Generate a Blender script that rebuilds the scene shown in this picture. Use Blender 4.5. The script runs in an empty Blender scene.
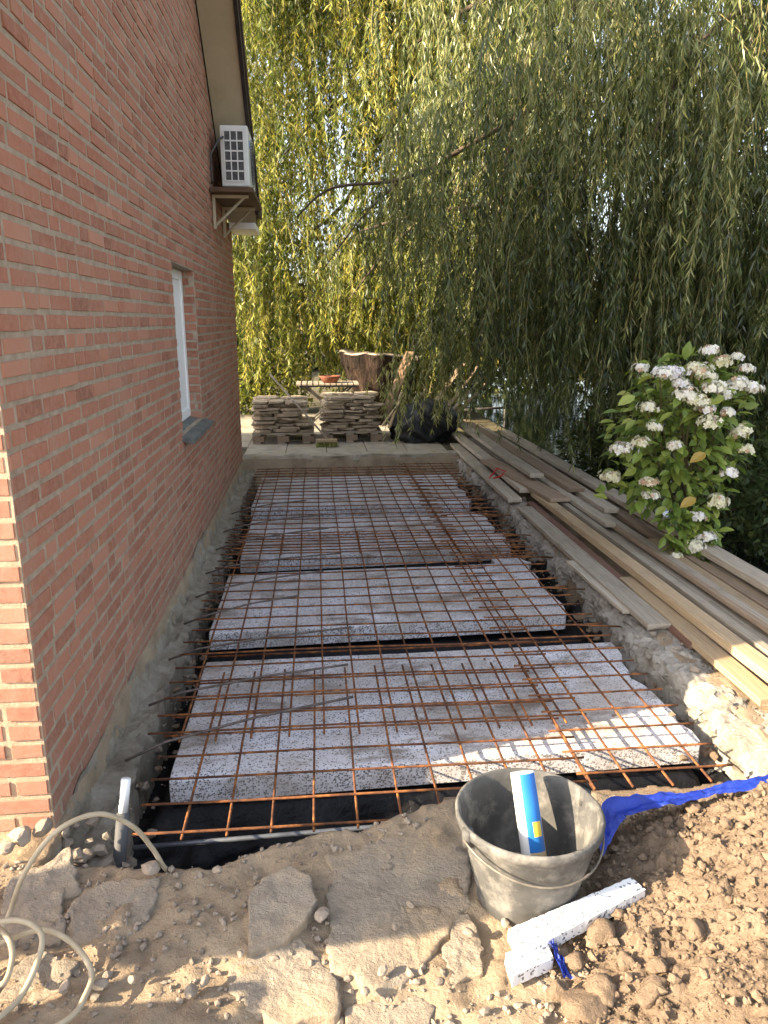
import bpy, bmesh, math, random
import numpy as np
from mathutils import Vector, Matrix
R = math.radians
rng = np.random.default_rng(7)
random.seed(7)
S = bpy.context.scene
COL = S.collection

# ------------------------------------------------------------------ camera
H = 1.6
TILT, YAW = R(14.5), R(5.2)
cam_d = bpy.data.cameras.new('camera')
cam = bpy.data.objects.new('camera', cam_d); COL.objects.link(cam)
cam.location = (0, 0, H)
cam.rotation_euler = (R(90) - TILT, 0, -YAW)
cam_d.sensor_fit = 'VERTICAL'; cam_d.sensor_height = 36.0; cam_d.lens = 740 / 1024 * 36
cam_d.clip_start = 0.02; cam_d.clip_end = 3000
S.camera = cam
S.render.resolution_x, S.render.resolution_y = 768, 1024

# ------------------------------------------------------------------ light
SUN_EL, SUN_AZ = R(25), R(17)          # the light travels along +x, turned SUN_AZ towards +y
ldir = Vector((math.cos(SUN_AZ) * math.cos(SUN_EL), math.sin(SUN_AZ) * math.cos(SUN_EL), -math.sin(SUN_EL)))
W = bpy.data.worlds.new('World'); S.world = W; W.use_nodes = True
wn, wl = W.node_tree.nodes, W.node_tree.links
sky = wn.new('ShaderNodeTexSky'); sky.sky_type = 'NISHITA'; sky.sun_disc = False
sky.sun_elevation = SUN_EL; sky.sun_rotation = math.atan2(-ldir.x, -ldir.y)
sky.air_density = 1.0; sky.dust_density = 2.0; sky.ozone_density = 1.0
bg = wn['Background']; bg.inputs[1].default_value = 0.15
hz = wn.new('ShaderNodeHueSaturation'); hz.inputs['Saturation'].default_value = .52      # hazy autumn sky
wl.new(sky.outputs[0], hz.inputs['Color']); wl.new(hz.outputs[0], bg.inputs[0])
sd = bpy.data.lights.new('sun', 'SUN'); sd.energy = 5.0; sd.angle = R(0.5); sd.color = (1.0, 0.82, 0.58)
so = bpy.data.objects.new('sun', sd); COL.objects.link(so); so.location = (-20, -8, 20)
so.rotation_euler = ldir.to_track_quat('-Z', 'Y').to_euler()
S.view_settings.view_transform = 'Standard'; S.view_settings.look = 'None'
S.view_settings.exposure = 1.98; S.view_settings.gamma = 1
S.render.engine = 'CYCLES'
S.cycles.max_bounces = 6; S.cycles.diffuse_bounces = 3; S.cycles.transparent_max_bounces = 6

# ------------------------------------------------------------------ numeric helpers
_f = 740.0
FW = np.array([math.sin(YAW) * math.cos(TILT), math.cos(YAW) * math.cos(TILT), -math.sin(TILT)])
RT = np.array([math.cos(YAW), -math.sin(YAW), 0.0]); UP = np.cross(RT, FW)
C0 = np.array([0, 0, H])
def survey(u, v): return FW + RT * (u - 384) / _f - UP * (v - 512) / _f     # sight line of a measured point
def atz(u, v, z): d = survey(u, v); return C0 + d * ((z - H) / d[2])
def aty(u, v, y): d = survey(u, v); return C0 + d * (y / d[1])
def atx(u, v, x): d = survey(u, v); return C0 + d * (x / d[0])

def _h(ix, iy, s):
    n = (ix.astype(np.int64) * 374761393 + iy.astype(np.int64) * 668265263 + s * 982451653) & 0xffffffff
    n = ((n ^ (n >> 13)) * 1274126177) & 0xffffffff
    return ((n ^ (n >> 16)) & 0xffff) / 65535.0
def vnoise(x, y, s=0):
    x = np.asarray(x, float); y = np.asarray(y, float)
    ix, iy = np.floor(x), np.floor(y); fx, fy = x - ix, y - iy
    fx = fx * fx * (3 - 2 * fx); fy = fy * fy * (3 - 2 * fy)
    a, b, c, d = _h(ix, iy, s), _h(ix + 1, iy, s), _h(ix, iy + 1, s), _h(ix + 1, iy + 1, s)
    return (a * (1 - fx) + b * fx) * (1 - fy) + (c * (1 - fx) + d * fx) * fy - .5
def fbm(x, y, sc=1, o=4, s=0, g=.5):
    t, a = 0, 1.0
    for k in range(o):
        t = t + a * vnoise(np.asarray(x) * sc + 17.3 * k, np.asarray(y) * sc - 9.1 * k, s + k); sc *= 2.03; a *= g
    return t
def sstep(a, b, x): t = np.clip((x - a) / (b - a), 0, 1); return t * t * (3 - 2 * t)

# ------------------------------------------------------------------ mesh helpers
class MB:
    def __init__(s): s.v = []; s.f = []; s.m = []; s.t = []
    def add(s, vs, fs, mi=0, tone=0.5):
        o = len(s.v); s.v.extend([tuple(map(float, p)) for p in vs])
        for f in fs: s.f.append(tuple(int(i) + o for i in f)); s.m.append(mi); s.t.append(tone)
        return s
    def box(s, a, b, mi=0, tone=.5, M=None):
        (x0, y0, z0), (x1, y1, z1) = a, b
        vs = [(x0,y0,z0),(x1,y0,z0),(x1,y1,z0),(x0,y1,z0),(x0,y0,z1),(x1,y0,z1),(x1,y1,z1),(x0,y1,z1)]
        if M is not None: vs = [M @ Vector(p) for p in vs]
        return s.add(vs, [(0,3,2,1),(4,5,6,7),(0,1,5,4),(1,2,6,5),(2,3,7,6),(3,0,4,7)], mi, tone)
    def tube(s, pts, r, n=8, mi=0, cap=True, tone=.5):
        pts = [np.array(p, float) for p in pts]; k = len(pts)
        rs = r if hasattr(r, '__len__') else [r] * k
        vs = []; prev = None
        for i, p in enumerate(pts):
            d = pts[min(i + 1, k - 1)] - pts[max(i - 1, 0)]; d /= (np.linalg.norm(d) + 1e-12)
            if prev is None:
                a = np.array([0, 0, 1.]) if abs(d[2]) < .9 else np.array([1., 0, 0])
            else: a = prev
            u = a - d * (a @ d); u /= (np.linalg.norm(u) + 1e-12); prev = u; w = np.cross(d, u)
            for j in range(n):
                t = 2 * math.pi * j / n; vs.append(p + rs[i] * (math.cos(t) * u + math.sin(t) * w))
        fs = [(i*n+j, i*n+(j+1)%n, (i+1)*n+(j+1)%n, (i+1)*n+j) for i in range(k-1) for j in range(n)]
        if cap: fs += [tuple(range(n))[::-1], tuple(range((k-1)*n, k*n))]
        return s.add(vs, fs, mi, tone)
    def lathe(s, prof, n=32, mi=0, c=(0,0,0)):
        vs = [(c[0]+r*math.cos(2*math.pi*j/n), c[1]+r*math.sin(2*math.pi*j/n), c[2]+z) for r, z in prof for j in range(n)]
        fs = [(i*n+j, i*n+(j+1)%n, (i+1)*n+(j+1)%n, (i+1)*n+j) for i in range(len(prof)-1) for j in range(n)]
        return s.add(vs, fs, mi)
    def grid(s, X, Y, Z, mi=0):
        ny, nx = X.shape
        vs = np.stack([X, Y, Z], -1).reshape(-1, 3)
        i = (np.arange(ny-1)[:, None] * nx + np.arange(nx-1)[None]).ravel()
        return s.add(vs, np.stack([i, i+1, i+nx+1, i+nx], 1), mi)
def setp(o, label=None, cat=None, group=None, kind=None):
    if label: o['label'] = label
    if cat: o['category'] = cat
    if group: o['group'] = group
    if kind: o['kind'] = kind
    return o
def wpos(p):
    t = Vector((0, 0, 0))
    while p is not None: t += p.location; p = p.parent
    return t
def build(name, mb, mats, parent=None, smooth=False, origin=None, bevel=0, tones=False):
    """links mb (in world coordinates) as one mesh object; the origin is the base centre, or the parent's place"""
    if not isinstance(mats, (list, tuple)): mats = [mats]
    V = np.array(mb.v)
    if parent is not None: org = np.array(wpos(parent))
    elif origin is not None: org = np.array(origin, float)
    else: org = np.array([(V[:,0].min()+V[:,0].max())/2, (V[:,1].min()+V[:,1].max())/2, V[:,2].min()])
    me = bpy.data.meshes.new(name); me.from_pydata((V - org).tolist(), [], mb.f)
    for m in mats: me.materials.append(m)
    if len(mats) > 1: me.polygons.foreach_set('material_index', mb.m)
    if smooth: me.polygons.foreach_set('use_smooth', [True] * len(mb.f))
    if tones:
        at = me.attributes.new('tone', 'FLOAT', 'FACE'); at.data.foreach_set('value', np.array(mb.t, dtype=np.float32))
    me.update()
    o = bpy.data.objects.new(name, me); COL.objects.link(o)
    if parent is not None: o.parent = parent
    else: o.location = org
    if bevel:
        b = o.modifiers.new('bevel', 'BEVEL'); b.width = bevel; b.segments = 2; b.limit_method = 'ANGLE'
    return o
def quads(name, V, mats, parent=None, tone=None, mi=None):
    """V: (n,4,3) loose quads -> one mesh, fast"""
    n = len(V); org = np.array(wpos(parent)) if parent is not None else np.zeros(3)
    me = bpy.data.meshes.new(name); me.vertices.add(n*4); me.loops.add(n*4); me.polygons.add(n)
    me.vertices.foreach_set('co', (V.reshape(-1,3) - org).astype(np.float32).ravel())
    me.loops.foreach_set('vertex_index', np.arange(n*4, dtype=np.int32))
    me.polygons.foreach_set('loop_start', np.arange(0, n*4, 4, dtype=np.int32))
    for m in (mats if isinstance(mats, list) else [mats]): me.materials.append(m)
    if mi is not None: me.polygons.foreach_set('material_index', mi.astype(np.int32))
    if tone is not None:
        at = me.attributes.new('tone', 'FLOAT', 'FACE'); at.data.foreach_set('value', tone.astype(np.float32))
    me.update(calc_edges=True)
    o = bpy.data.objects.new(name, me); COL.objects.link(o)
    if parent is not None: o.parent = parent
    return o
def thing(name, label, cat, loc=(0,0,0), group=None):
    o = bpy.data.objects.new(name, None); COL.objects.link(o); o.location = loc; o.empty_display_size = .1
    return setp(o, label, cat, group)
def copy_tree(o, parent=None):
    c = o.copy(); COL.objects.link(c); c.parent = parent
    for ch in list(o.children): copy_tree(ch, c)
    return c
_ico = {}
def ico(sub):
    if sub not in _ico:
        bm = bmesh.new(); bmesh.ops.create_icosphere(bm, subdivisions=sub, radius=1)
        bm.verts.index_update()
        _ico[sub] = (np.array([v.co for v in bm.verts]), [tuple(v.index for v in f.verts) for f in bm.faces]); bm.free()
    return _ico[sub]
def rock(mb, c, r, sub=1, flat=.7, rough=.25, mi=0):
    V, F = ico(sub)
    k = rng.normal(size=(4, 3)) * 1.3
    d = 1 + rough * sum(np.sin(V @ q + i * 2.1) for i, q in enumerate(k)) / 2 + rough * .35 * rng.uniform(-1, 1, len(V))
    P = V * d[:, None]
    for _ in range(4):                                   # knocked-off flat faces
        n = rng.normal(size=3); n /= np.linalg.norm(n); h = rng.uniform(.55, .85)
        e = P @ n; P = P - np.maximum(e - h, 0)[:, None] * n
    a = rng.uniform(0, 6.28); ca, sa = math.cos(a), math.sin(a)
    P = P * np.array([rng.uniform(.8, 1.3), rng.uniform(.7, 1.1), flat])
    P = P @ np.array([[ca, sa, 0], [-sa, ca, 0], [0, 0, 1]])
    mb.add(P * r + np.array(c), F, mi)

# ------------------------------------------------------------------ material helpers
def _mat(name):
    m = bpy.data.materials.new(name); m.use_nodes = True
    return m, m.node_tree.nodes, m.node_tree.links, m.node_tree.nodes['Principled BSDF']
def ramp(n, l, src, stops):
    r = n.new('ShaderNodeValToRGB'); e = r.color_ramp.elements
    while len(e) < len(stops): e.new(.5)
    for i, (p, c) in enumerate(stops): e[i].position = p; e[i].color = (*c, 1)
    l.new(src, r.inputs[0]); return r.outputs[0]
def noise(n, l, vec, sc, det=5, rough=.6, dist=0):
    t = n.new('ShaderNodeTexNoise'); t.inputs['Scale'].default_value = sc; t.inputs['Detail'].default_value = det
    t.inputs['Roughness'].default_value = rough; t.inputs['Distortion'].default_value = dist
    l.new(vec, t.inputs['Vector']); return t.outputs['Fac']
def mapping(n, l, scale=(1,1,1), src='Object', rot=(0,0,0)):
    tc = n.new('ShaderNodeTexCoord'); mp = n.new('ShaderNodeMapping'); mp.inputs['Scale'].default_value = scale
    mp.inputs['Rotation'].default_value = rot
    l.new(tc.outputs[src], mp.inputs['Vector']); return mp.outputs[0]
def mix(n, l, fac, a, b, mode='MIX'):
    x = n.new('ShaderNodeMix'); x.data_type = 'RGBA'; x.blend_type = mode
    for i, v in ((0, fac), (6, a), (7, b)):
        if isinstance(v, (int, float)): x.inputs[i].default_value = v
        elif isinstance(v, tuple): x.inputs[i].default_value = (*v, 1)
        else: l.new(v, x.inputs[i])
    return x.outputs[2]
def math_n(n, l, op, a, b=None):
    x = n.new('ShaderNodeMath'); x.operation = op
    for i, v in ((0, a), (1, b)):
        if v is None: continue
        if isinstance(v, (int, float)): x.inputs[i].default_value = v
        else: l.new(v, x.inputs[i])
    return x.outputs[0]
def bump(n, l, h, bsdf, strength=.5, dist=.01):
    b = n.new('ShaderNodeBump'); b.inputs['Strength'].default_value = strength; b.inputs['Distance'].default_value = dist
    l.new(h, b.inputs['Height']); l.new(b.outputs[0], bsdf.inputs['Normal'])
def rand_obj(n): return n.new('ShaderNodeObjectInfo').outputs['Random']
def attr(n, name):
    a = n.new('ShaderNodeAttribute'); a.attribute_name = name; return a.outputs['Fac']
def simple(name, stops, sc=8, det=6, rough=.85, bs=.4, bsc=60, bd=.005, scale=(1,1,1), metal=0, spec=.3, second=None, vary=0):
    """noise-ramped colour + fine bump; second=(scale, lo, hi, colour) lays irregular stains over it"""
    m, n, l, b = _mat(name); v = mapping(n, l, scale)
    c = ramp(n, l, noise(n, l, v, sc, det), stops)
    if second:
        f = ramp(n, l, noise(n, l, v, second[0], 6, .65), [(second[1], (0,0,0)), (second[2], (1,1,1))])
        c = mix(n, l, f, c, second[3])
    if vary:
        h = n.new('ShaderNodeHueSaturation'); l.new(c, h.inputs['Color'])
        l.new(math_n(n, l, 'ADD', math_n(n, l, 'MULTIPLY', rand_obj(n), vary), 1 - vary / 2), h.inputs['Value']); c = h.outputs[0]
    l.new(c, b.inputs['Base Color']); b.inputs['Roughness'].default_value = rough
    b.inputs['Metallic'].default_value = metal; b.inputs['Specular IOR Level'].default_value = spec
    if bs: bump(n, l, noise(n, l, v, bsc, 6, .7), b, bs, bd)
    return m

M = {}
# bricks: every brick has its own tone; kiln mottling, cement smears, dirt
def brick_mat():
    m, n, l, b = _mat('red_brick'); v = mapping(n, l)
    base = ramp(n, l, attr(n, 'tone'), [(0, (.16, .062, .042)), (.28, (.285, .11, .07)), (.68, (.37, .155, .098)), (1, (.47, .235, .16))])
    c = mix(n, l, ramp(n, l, noise(n, l, v, 34, 6, .7), [(.35, (0,0,0)), (.75, (1,1,1))]), base, (.42, .2, .14))
    sm = ramp(n, l, noise(n, l, v, 7, 8, .75, .6), [(.56, (0,0,0)), (.72, (.55,.55,.55))])
    c = mix(n, l, sm, c, (.38, .28, .22))
    big = ramp(n, l, noise(n, l, v, .9, 4, .6), [(.35, (0,0,0)), (.7, (.3,.3,.3))])
    c = mix(n, l, big, c, (.42, .25, .175))
    wv = ramp(n, l, noise(n, l, mapping(n, l, (1, 1, .35)), 3.2, 8, .75), [(.5, (0,0,0)), (.72, (.4,.4,.4))])
    c = mix(n, l, wv, c, (.36, .27, .205))
    l.new(c, b.inputs['Base Color']); b.inputs['Roughness'].default_value = .92; b.inputs['Specular IOR Level'].default_value = .15
    sp = n.new('ShaderNodeSeparateXYZ'); tc = n.new('ShaderNodeNewGeometry'); l.new(tc.outputs['Position'], sp.inputs[0])
    hgt = math_n(n, l, 'ADD', sp.outputs['Z'], math_n(n, l, 'MULTIPLY', math_n(n, l, 'SUBTRACT', noise(n, l, v, 2.6, 8, .72), .75), -.62))
    sm2 = ramp(n, l, hgt, [(0, (.6,.6,.6)), (.3, (0,0,0))])                    # cement and mud splashed on the lowest courses
    l.new(mix(n, l, sm2, c, (.27, .21, .155)), b.inputs['Base Color'])
    bump(n, l, noise(n, l, v, 120, 6, .75), b, .55, .004); return m
M['brick'] = brick_mat()
M['mortar'] = simple('grey_mortar', [(.3, (.28, .22, .16)), (.7, (.43, .355, .27))], 20, 8, .95, .8, 140, .006)
M['sandmortar'] = simple('sandy_mortar', [(.3, (.36, .25, .17)), (.7, (.5, .37, .26))], 20, 8, .95, .8, 140, .006)
M['plinth'] = simple('rough_plinth_concrete', [(.25, (.18, .15, .115)), (.5, (.32, .275, .215)), (.8, (.46, .415, .345))], 9, 8, .95, 1, 60, .02)
M['soffit'] = simple('beige_soffit_board', [(.3, (.4, .345, .235)), (.7, (.52, .455, .33))], 3, 5, .6, .08, 60, .002)
M['dark_trim'] = simple('dark_verge_trim', [(.3, (.02, .017, .015)), (.7, (.05, .04, .035))], 12, 4, .6)
M['roof'] = simple('dark_roof_tile', [(.3, (.05, .035, .03)), (.7, (.1, .07, .06))], 8, 4, .7)
M['white'] = simple('white_pvc', [(.3, (.8, .8, .79)), (.7, (.87, .87, .86))], 4, 3, .4, .03)
M['slate'] = simple('slate_sill', [(.3, (.06, .068, .07)), (.7, (.2, .21, .205))], 14, 6, .55, .3)
M['ac'] = simple('white_enamel', [(.3, (.66, .67, .66)), (.7, (.76, .77, .76))], 6, 4, .45, .03)
M['acdark'] = simple('dark_coil', [(.3, (.045, .047, .05)), (.7, (.12, .12, .125))], 30, 4, .6)
M['shelfwood'] = simple('brown_shelf_wood', [(.3, (.075, .042, .025)), (.7, (.15, .09, .055))], 8, 6, .7, .3, 40, .004, (1, 6, 6))
M['blue_mark'] = simple('blue_sticker', [(.4, (.1, .3, .6)), (.6, (.15, .4, .7))], 4)
def eps_mat():
    m, n, l, b = _mat('speckled_polystyrene'); v = mapping(n, l)
    vo = n.new('ShaderNodeTexVoronoi'); vo.inputs['Scale'].default_value = 140; l.new(v, vo.inputs['Vector'])
    sx = n.new('ShaderNodeSeparateColor'); l.new(vo.outputs['Color'], sx.inputs[0])
    cl = noise(n, l, v, 30, 4, .6)
    th = math_n(n, l, 'ADD', math_n(n, l, 'MULTIPLY', cl, 1.0), -.25)
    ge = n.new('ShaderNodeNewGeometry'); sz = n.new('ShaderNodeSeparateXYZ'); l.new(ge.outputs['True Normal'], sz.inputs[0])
    cut = math_n(n, l, 'MULTIPLY', math_n(n, l, 'LESS_THAN', sz.outputs['Z'], .5), .2)          # side and bottom faces get more dark beads
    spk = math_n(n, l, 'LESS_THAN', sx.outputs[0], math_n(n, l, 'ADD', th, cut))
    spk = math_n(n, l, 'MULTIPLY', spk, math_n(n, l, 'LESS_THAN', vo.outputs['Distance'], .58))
    base = ramp(n, l, sx.outputs[1], [(0, (.62, .61, .66)), (1, (.79, .78, .825))])
    dark = ramp(n, l, sx.outputs[2], [(0, (.03, .032, .036)), (1, (.2, .2, .21))])
    c = mix(n, l, spk, base, dark)
    st = ramp(n, l, noise(n, l, mapping(n, l, (1, 1.7, 1)), 1.9, 8, .7), [(.36, (0,0,0)), (.62, (.7,.7,.7))])
    c = mix(n, l, st, c, (.4, .345, .29))
    st2 = ramp(n, l, noise(n, l, mapping(n, l, (1.2, 3.2, 1), rot=(0, 0, .3)), 2.6, 7, .65), [(.52, (0,0,0)), (.66, (.8,.8,.8))])
    c = mix(n, l, st2, c, (.19, .145, .105))
    l.new(c, b.inputs['Base Color']); b.inputs['Roughness'].default_value = .8; b.inputs['Specular IOR Level'].default_value = .2
    bump(n, l, vo.outputs['Distance'], b, -.5, .006); return m
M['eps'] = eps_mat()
def clean_eps():
    m, n, l, b = _mat('white_polystyrene'); v = mapping(n, l)
    vo = n.new('ShaderNodeTexVoronoi'); vo.inputs['Scale'].default_value = 170; l.new(v, vo.inputs['Vector'])
    sx = n.new('ShaderNodeSeparateColor'); l.new(vo.outputs['Color'], sx.inputs[0])
    spk = math_n(n, l, 'LESS_THAN', sx.outputs[0], .1)
    c = mix(n, l, spk, (.7, .7, .7), (.16, .16, .17))
    l.new(c, b.inputs['Base Color']); b.inputs['Roughness'].default_value = .8
    bump(n, l, vo.outputs['Distance'], b, -.6, .006); return m
M['eps2'] = clean_eps()
M['rust'] = simple('rusty_steel', [(.3, (.05, .026, .017)), (.5, (.15, .058, .025)), (.75, (.4, .155, .04))], 20, 5, .85, .5, 200, .002, vary=.35)
M['darksteel'] = simple('grey_steel_bar', [(.3, (.07, .06, .058)), (.7, (.2, .15, .125))], 30, 5, .6, .4, 220, .002, metal=.3)
M['bluesteel'] = simple('galvanised_conduit', [(.3, (.09, .1, .125)), (.7, (.17, .185, .21))], 20, 4, .5, .1, 80, .002, metal=.5)
M['plastic'] = simple('black_plastic_film', [(.3, (.004, .004, .005)), (.7, (.011, .011, .013))], 6, 4, .3, .5, 14, .03, spec=.2, second=(5, .64, .8, (.05, .042, .034)))
M['tarp'] = simple('black_tarp', [(.3, (.01, .011, .012)), (.7, (.03, .032, .034))], 6, 4, .45, .5, 12, .02)
M['blue'] = simple('blue_film', [(.3, (.008, .02, .2)), (.7, (.018, .05, .4))], 6, 4, .35, .5, 20, .02, spec=.5)
M['concrete'] = simple('rough_concrete', [(.2, (.15, .135, .113)), (.45, (.33, .3, .258)), (.8, (.51, .475, .42))], 9, 9, .95, 1, 45, .02, second=(2.2, .5, .7, (.24, .19, .14)))
M['paver'] = simple('dusty_broken_concrete', [(.25, (.205, .17, .132)), (.5, (.32, .268, .208)), (.8, (.425, .36, .28))], 7, 9, .95, 1, 60, .014, second=(3.5, .46, .68, (.38, .285, .185)))
M['earth'] = simple('sandy_earth', [(.25, (.195, .147, .1)), (.5, (.33, .25, .168)), (.8, (.44, .345, .235))], 5, 9, .97, 1, 70, .012)
M['soil'] = simple('loose_brown_soil', [(.2, (.12, .084, .056)), (.5, (.235, .168, .112)), (.8, (.35, .26, .178))], 9, 9, .97, 1, 110, .012)
M['stone'] = simple('grey_rubble', [(.3, (.2, .16, .125)), (.7, (.36, .3, .235))], 9, 6, .95, .6, 60, .006, vary=.3)
M['turf'] = simple('garden_ground', [(.3, (.06, .05, .03)), (.6, (.13, .11, .06)), (.8, (.19, .16, .09))], 3, 8, .95, .8, 30, .03)
M['terrace'] = simple('weathered_paving', [(.3, (.25, .215, .165)), (.7, (.43, .38, .3))], 6, 8, .92, .5, 40, .01, second=(3, .55, .7, (.3, .23, .12)))
def wood(name, a, b_, c, vary=.3, sc=14):
    m, n, l, b = _mat(name); v = mapping(n, l, (30, .7, 30))
    col = ramp(n, l, noise(n, l, v, sc / 4, 8, .68, .4), [(.28, a), (.5, b_), (.74, c)])
    dirt = ramp(n, l, noise(n, l, mapping(n, l, (1, .5, 1)), 5, 7, .7), [(.5, (0,0,0)), (.7, (.7,.7,.7))])
    col = mix(n, l, dirt, col, (.19, .155, .12))
    h = n.new('ShaderNodeHueSaturation'); l.new(col, h.inputs['Color'])
    l.new(math_n(n, l, 'ADD', math_n(n, l, 'MULTIPLY', rand_obj(n), vary), 1 - vary / 2), h.inputs['Value'])
    l.new(h.outputs[0], b.inputs['Base Color']); b.inputs['Roughness'].default_value = .85; b.inputs['Specular IOR Level'].default_value = .2
    bump(n, l, noise(n, l, v, 9, 8, .7, .3), b, .5, .006); return m
M['w_grey'] = wood('weathered_grey_wood', (.2, .165, .125), (.37, .315, .245), (.53, .465, .375))
M['w_yellow'] = wood('raw_pine_wood', (.24, .165, .095), (.37, .27, .165), (.48, .37, .24))
M['w_brown'] = wood('brown_wood', (.15, .1, .068), (.27, .195, .135), (.39, .3, .215))
M['w_dark'] = wood('old_brown_wood', (.07, .042, .026), (.15, .09, .055), (.24, .16, .1))
M['w_red'] = wood('red_brown_wood', (.09, .045, .034), (.16, .085, .064), (.25, .16, .125))
M['hose'] = simple('cream_rubber', [(.3, (.3, .245, .165)), (.7, (.45, .38, .27))], 14, 4, .6, .1, 50, .002)
M['rubber'] = simple('dusty_black_rubber', [(.25, (.035, .035, .034)), (.5, (.082, .08, .076)), (.8, (.165, .16, .15))], 6, 9, .7, .4, 50, .004, second=(14, .5, .72, (.22, .205, .18)))
M['steelwire'] = simple('steel_wire', [(.3, (.12, .105, .085)), (.7, (.22, .195, .16))], 20, 3, .5, metal=.3)
M['tubewhite'] = simple('white_label', [(.3, (.68, .68, .66)), (.7, (.8, .8, .78))], 6, 3, .35, .02)
M['tubeblue'] = simple('blue_label', [(.3, (.015, .12, .42)), (.7, (.03, .2, .55))], 5, 3, .35, .02)
M['tubeyellow'] = simple('yellow_label', [(.3, (.7, .5, .05)), (.7, (.8, .6, .1))], 5, 3, .4, .02)
M['tubetan'] = simple('tan_label', [(.3, (.42, .32, .19)), (.7, (.55, .44, .28))], 5, 3, .4, .02)
M['pipe'] = simple('grey_pvc_pipe', [(.3, (.06, .06, .062)), (.7, (.11, .11, .112))], 10, 5, .7, .05)
M['terracotta'] = simple('terracotta', [(.3, (.17, .06, .035)), (.7, (.25, .095, .055))], 8, 5, .8, .2)
M['iron'] = simple('dark_iron', [(.3, (.05, .045, .04)), (.7, (.1, .09, .08))], 10, 4, .6)
M['flag'] = simple('stacked_flagstone', [(.25, (.2, .15, .1)), (.5, (.4, .315, .22)), (.8, (.58, .48, .35))], 6, 7, .9, .8, 40, .01, vary=.5)
M['bark'] = simple('willow_bark', [(.3, (.05, .035, .024)), (.7, (.17, .125, .085))], 6, 8, .95, 1, 22, .03, (1, 1, .3))
M['stumpbark'] = simple('stump_bark', [(.35, (.014, .009, .006)), (.6, (.045, .027, .018)), (.85, (.16, .11, .075))], 5, 8, .95, 1, 18, .06, (1, 1, .35))
M['stumptop'] = simple('sawn_wood', [(.3, (.2, .16, .12)), (.7, (.42, .36, .28))], 5, 6, .9, .5)
M['bristle'] = simple('green_bristles', [(.3, (.13, .15, .03)), (.7, (.26, .27, .07))], 30, 4, .9, .5, 120, .01)
M['bagfab'] = simple('woven_bag', [(.3, (.5, .48, .43)), (.7, (.62, .6, .55))], 40, 4, .85, .3, 120, .003)
M['redstrap'] = simple('red_strap', [(.3, (.4, .02, .02)), (.7, (.5, .03, .03))], 8)
def water_mat():
    m, n, l, b = _mat('canal_water'); v = mapping(n, l)
    b.inputs['Base Color'].default_value = (.012, .016, .012, 1); b.inputs['Roughness'].default_value = .04
    b.inputs['IOR'].default_value = 1.33; b.inputs['Specular IOR Level'].default_value = .5
    bump(n, l, noise(n, l, v, 5, 3, .5), b, .06, .05); return m
M['water'] = water_mat()
def leaf_mat(name, stops, trans=.4, rough=.5, spec=.35):
    m, n, l, b = _mat(name)
    c = ramp(n, l, attr(n, 'tone'), stops)
    l.new(c, b.inputs['Base Color']); b.inputs['Roughness'].default_value = rough; b.inputs['Specular IOR Level'].default_value = spec
    t = n.new('ShaderNodeBsdfTranslucent'); l.new(mix(n, l, .5, c, (.5, .55, .06), 'SOFT_LIGHT'), t.inputs['Color'])
    mx = n.new('ShaderNodeMixShader'); mx.inputs[0].default_value = trans
    l.new(b.outputs[0], mx.inputs[1]); l.new(t.outputs[0], mx.inputs[2])
    l.new(mx.outputs[0], n['Material Output'].inputs['Surface']); return m
M['willow'] = leaf_mat('willow_leaf', [(0, (.022, .036, .011)), (.38, (.082, .112, .032)), (.72, (.2, .23, .08)), (1, (.45, .43, .17))], .38, .36, .55)
M['willow2'] = leaf_mat('sunlit_willow_leaf', [(0, (.045, .075, .016)), (.35, (.14, .17, .035)), (.75, (.3, .3, .06)), (1, (.48, .4, .09))], .42)  # yellow-green leaves with sunlight put into the brighter tones
M['hedge'] = leaf_mat('hedge_leaf', [(0, (.025, .045, .015)), (.6, (.06, .085, .025)), (1, (.12, .13, .04))], .3)
M['hyleaf'] = leaf_mat('hydrangea_leaf', [(0, (.06, .11, .022)), (.45, (.18, .25, .046)), (.85, (.33, .37, .085)), (1, (.38, .26, .06))], .3, .42, .4)
M['petal'] = leaf_mat('hydrangea_petal', [(0, (.6, .57, .3)), (.25, (.8, .76, .56)), (.6, (.86, .83, .76)), (.85, (.78, .76, .82)), (1, (.52, .33, .22))], .3, .7, .1)
M['twig'] = simple('willow_twig', [(.3, (.15, .12, .05)), (.7, (.3, .26, .11))], 6, 4, .8, .2)
M['stem'] = simple('hydrangea_stem', [(.3, (.09, .08, .03)), (.7, (.16, .13, .07))], 10, 4, .8, .2)

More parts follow.
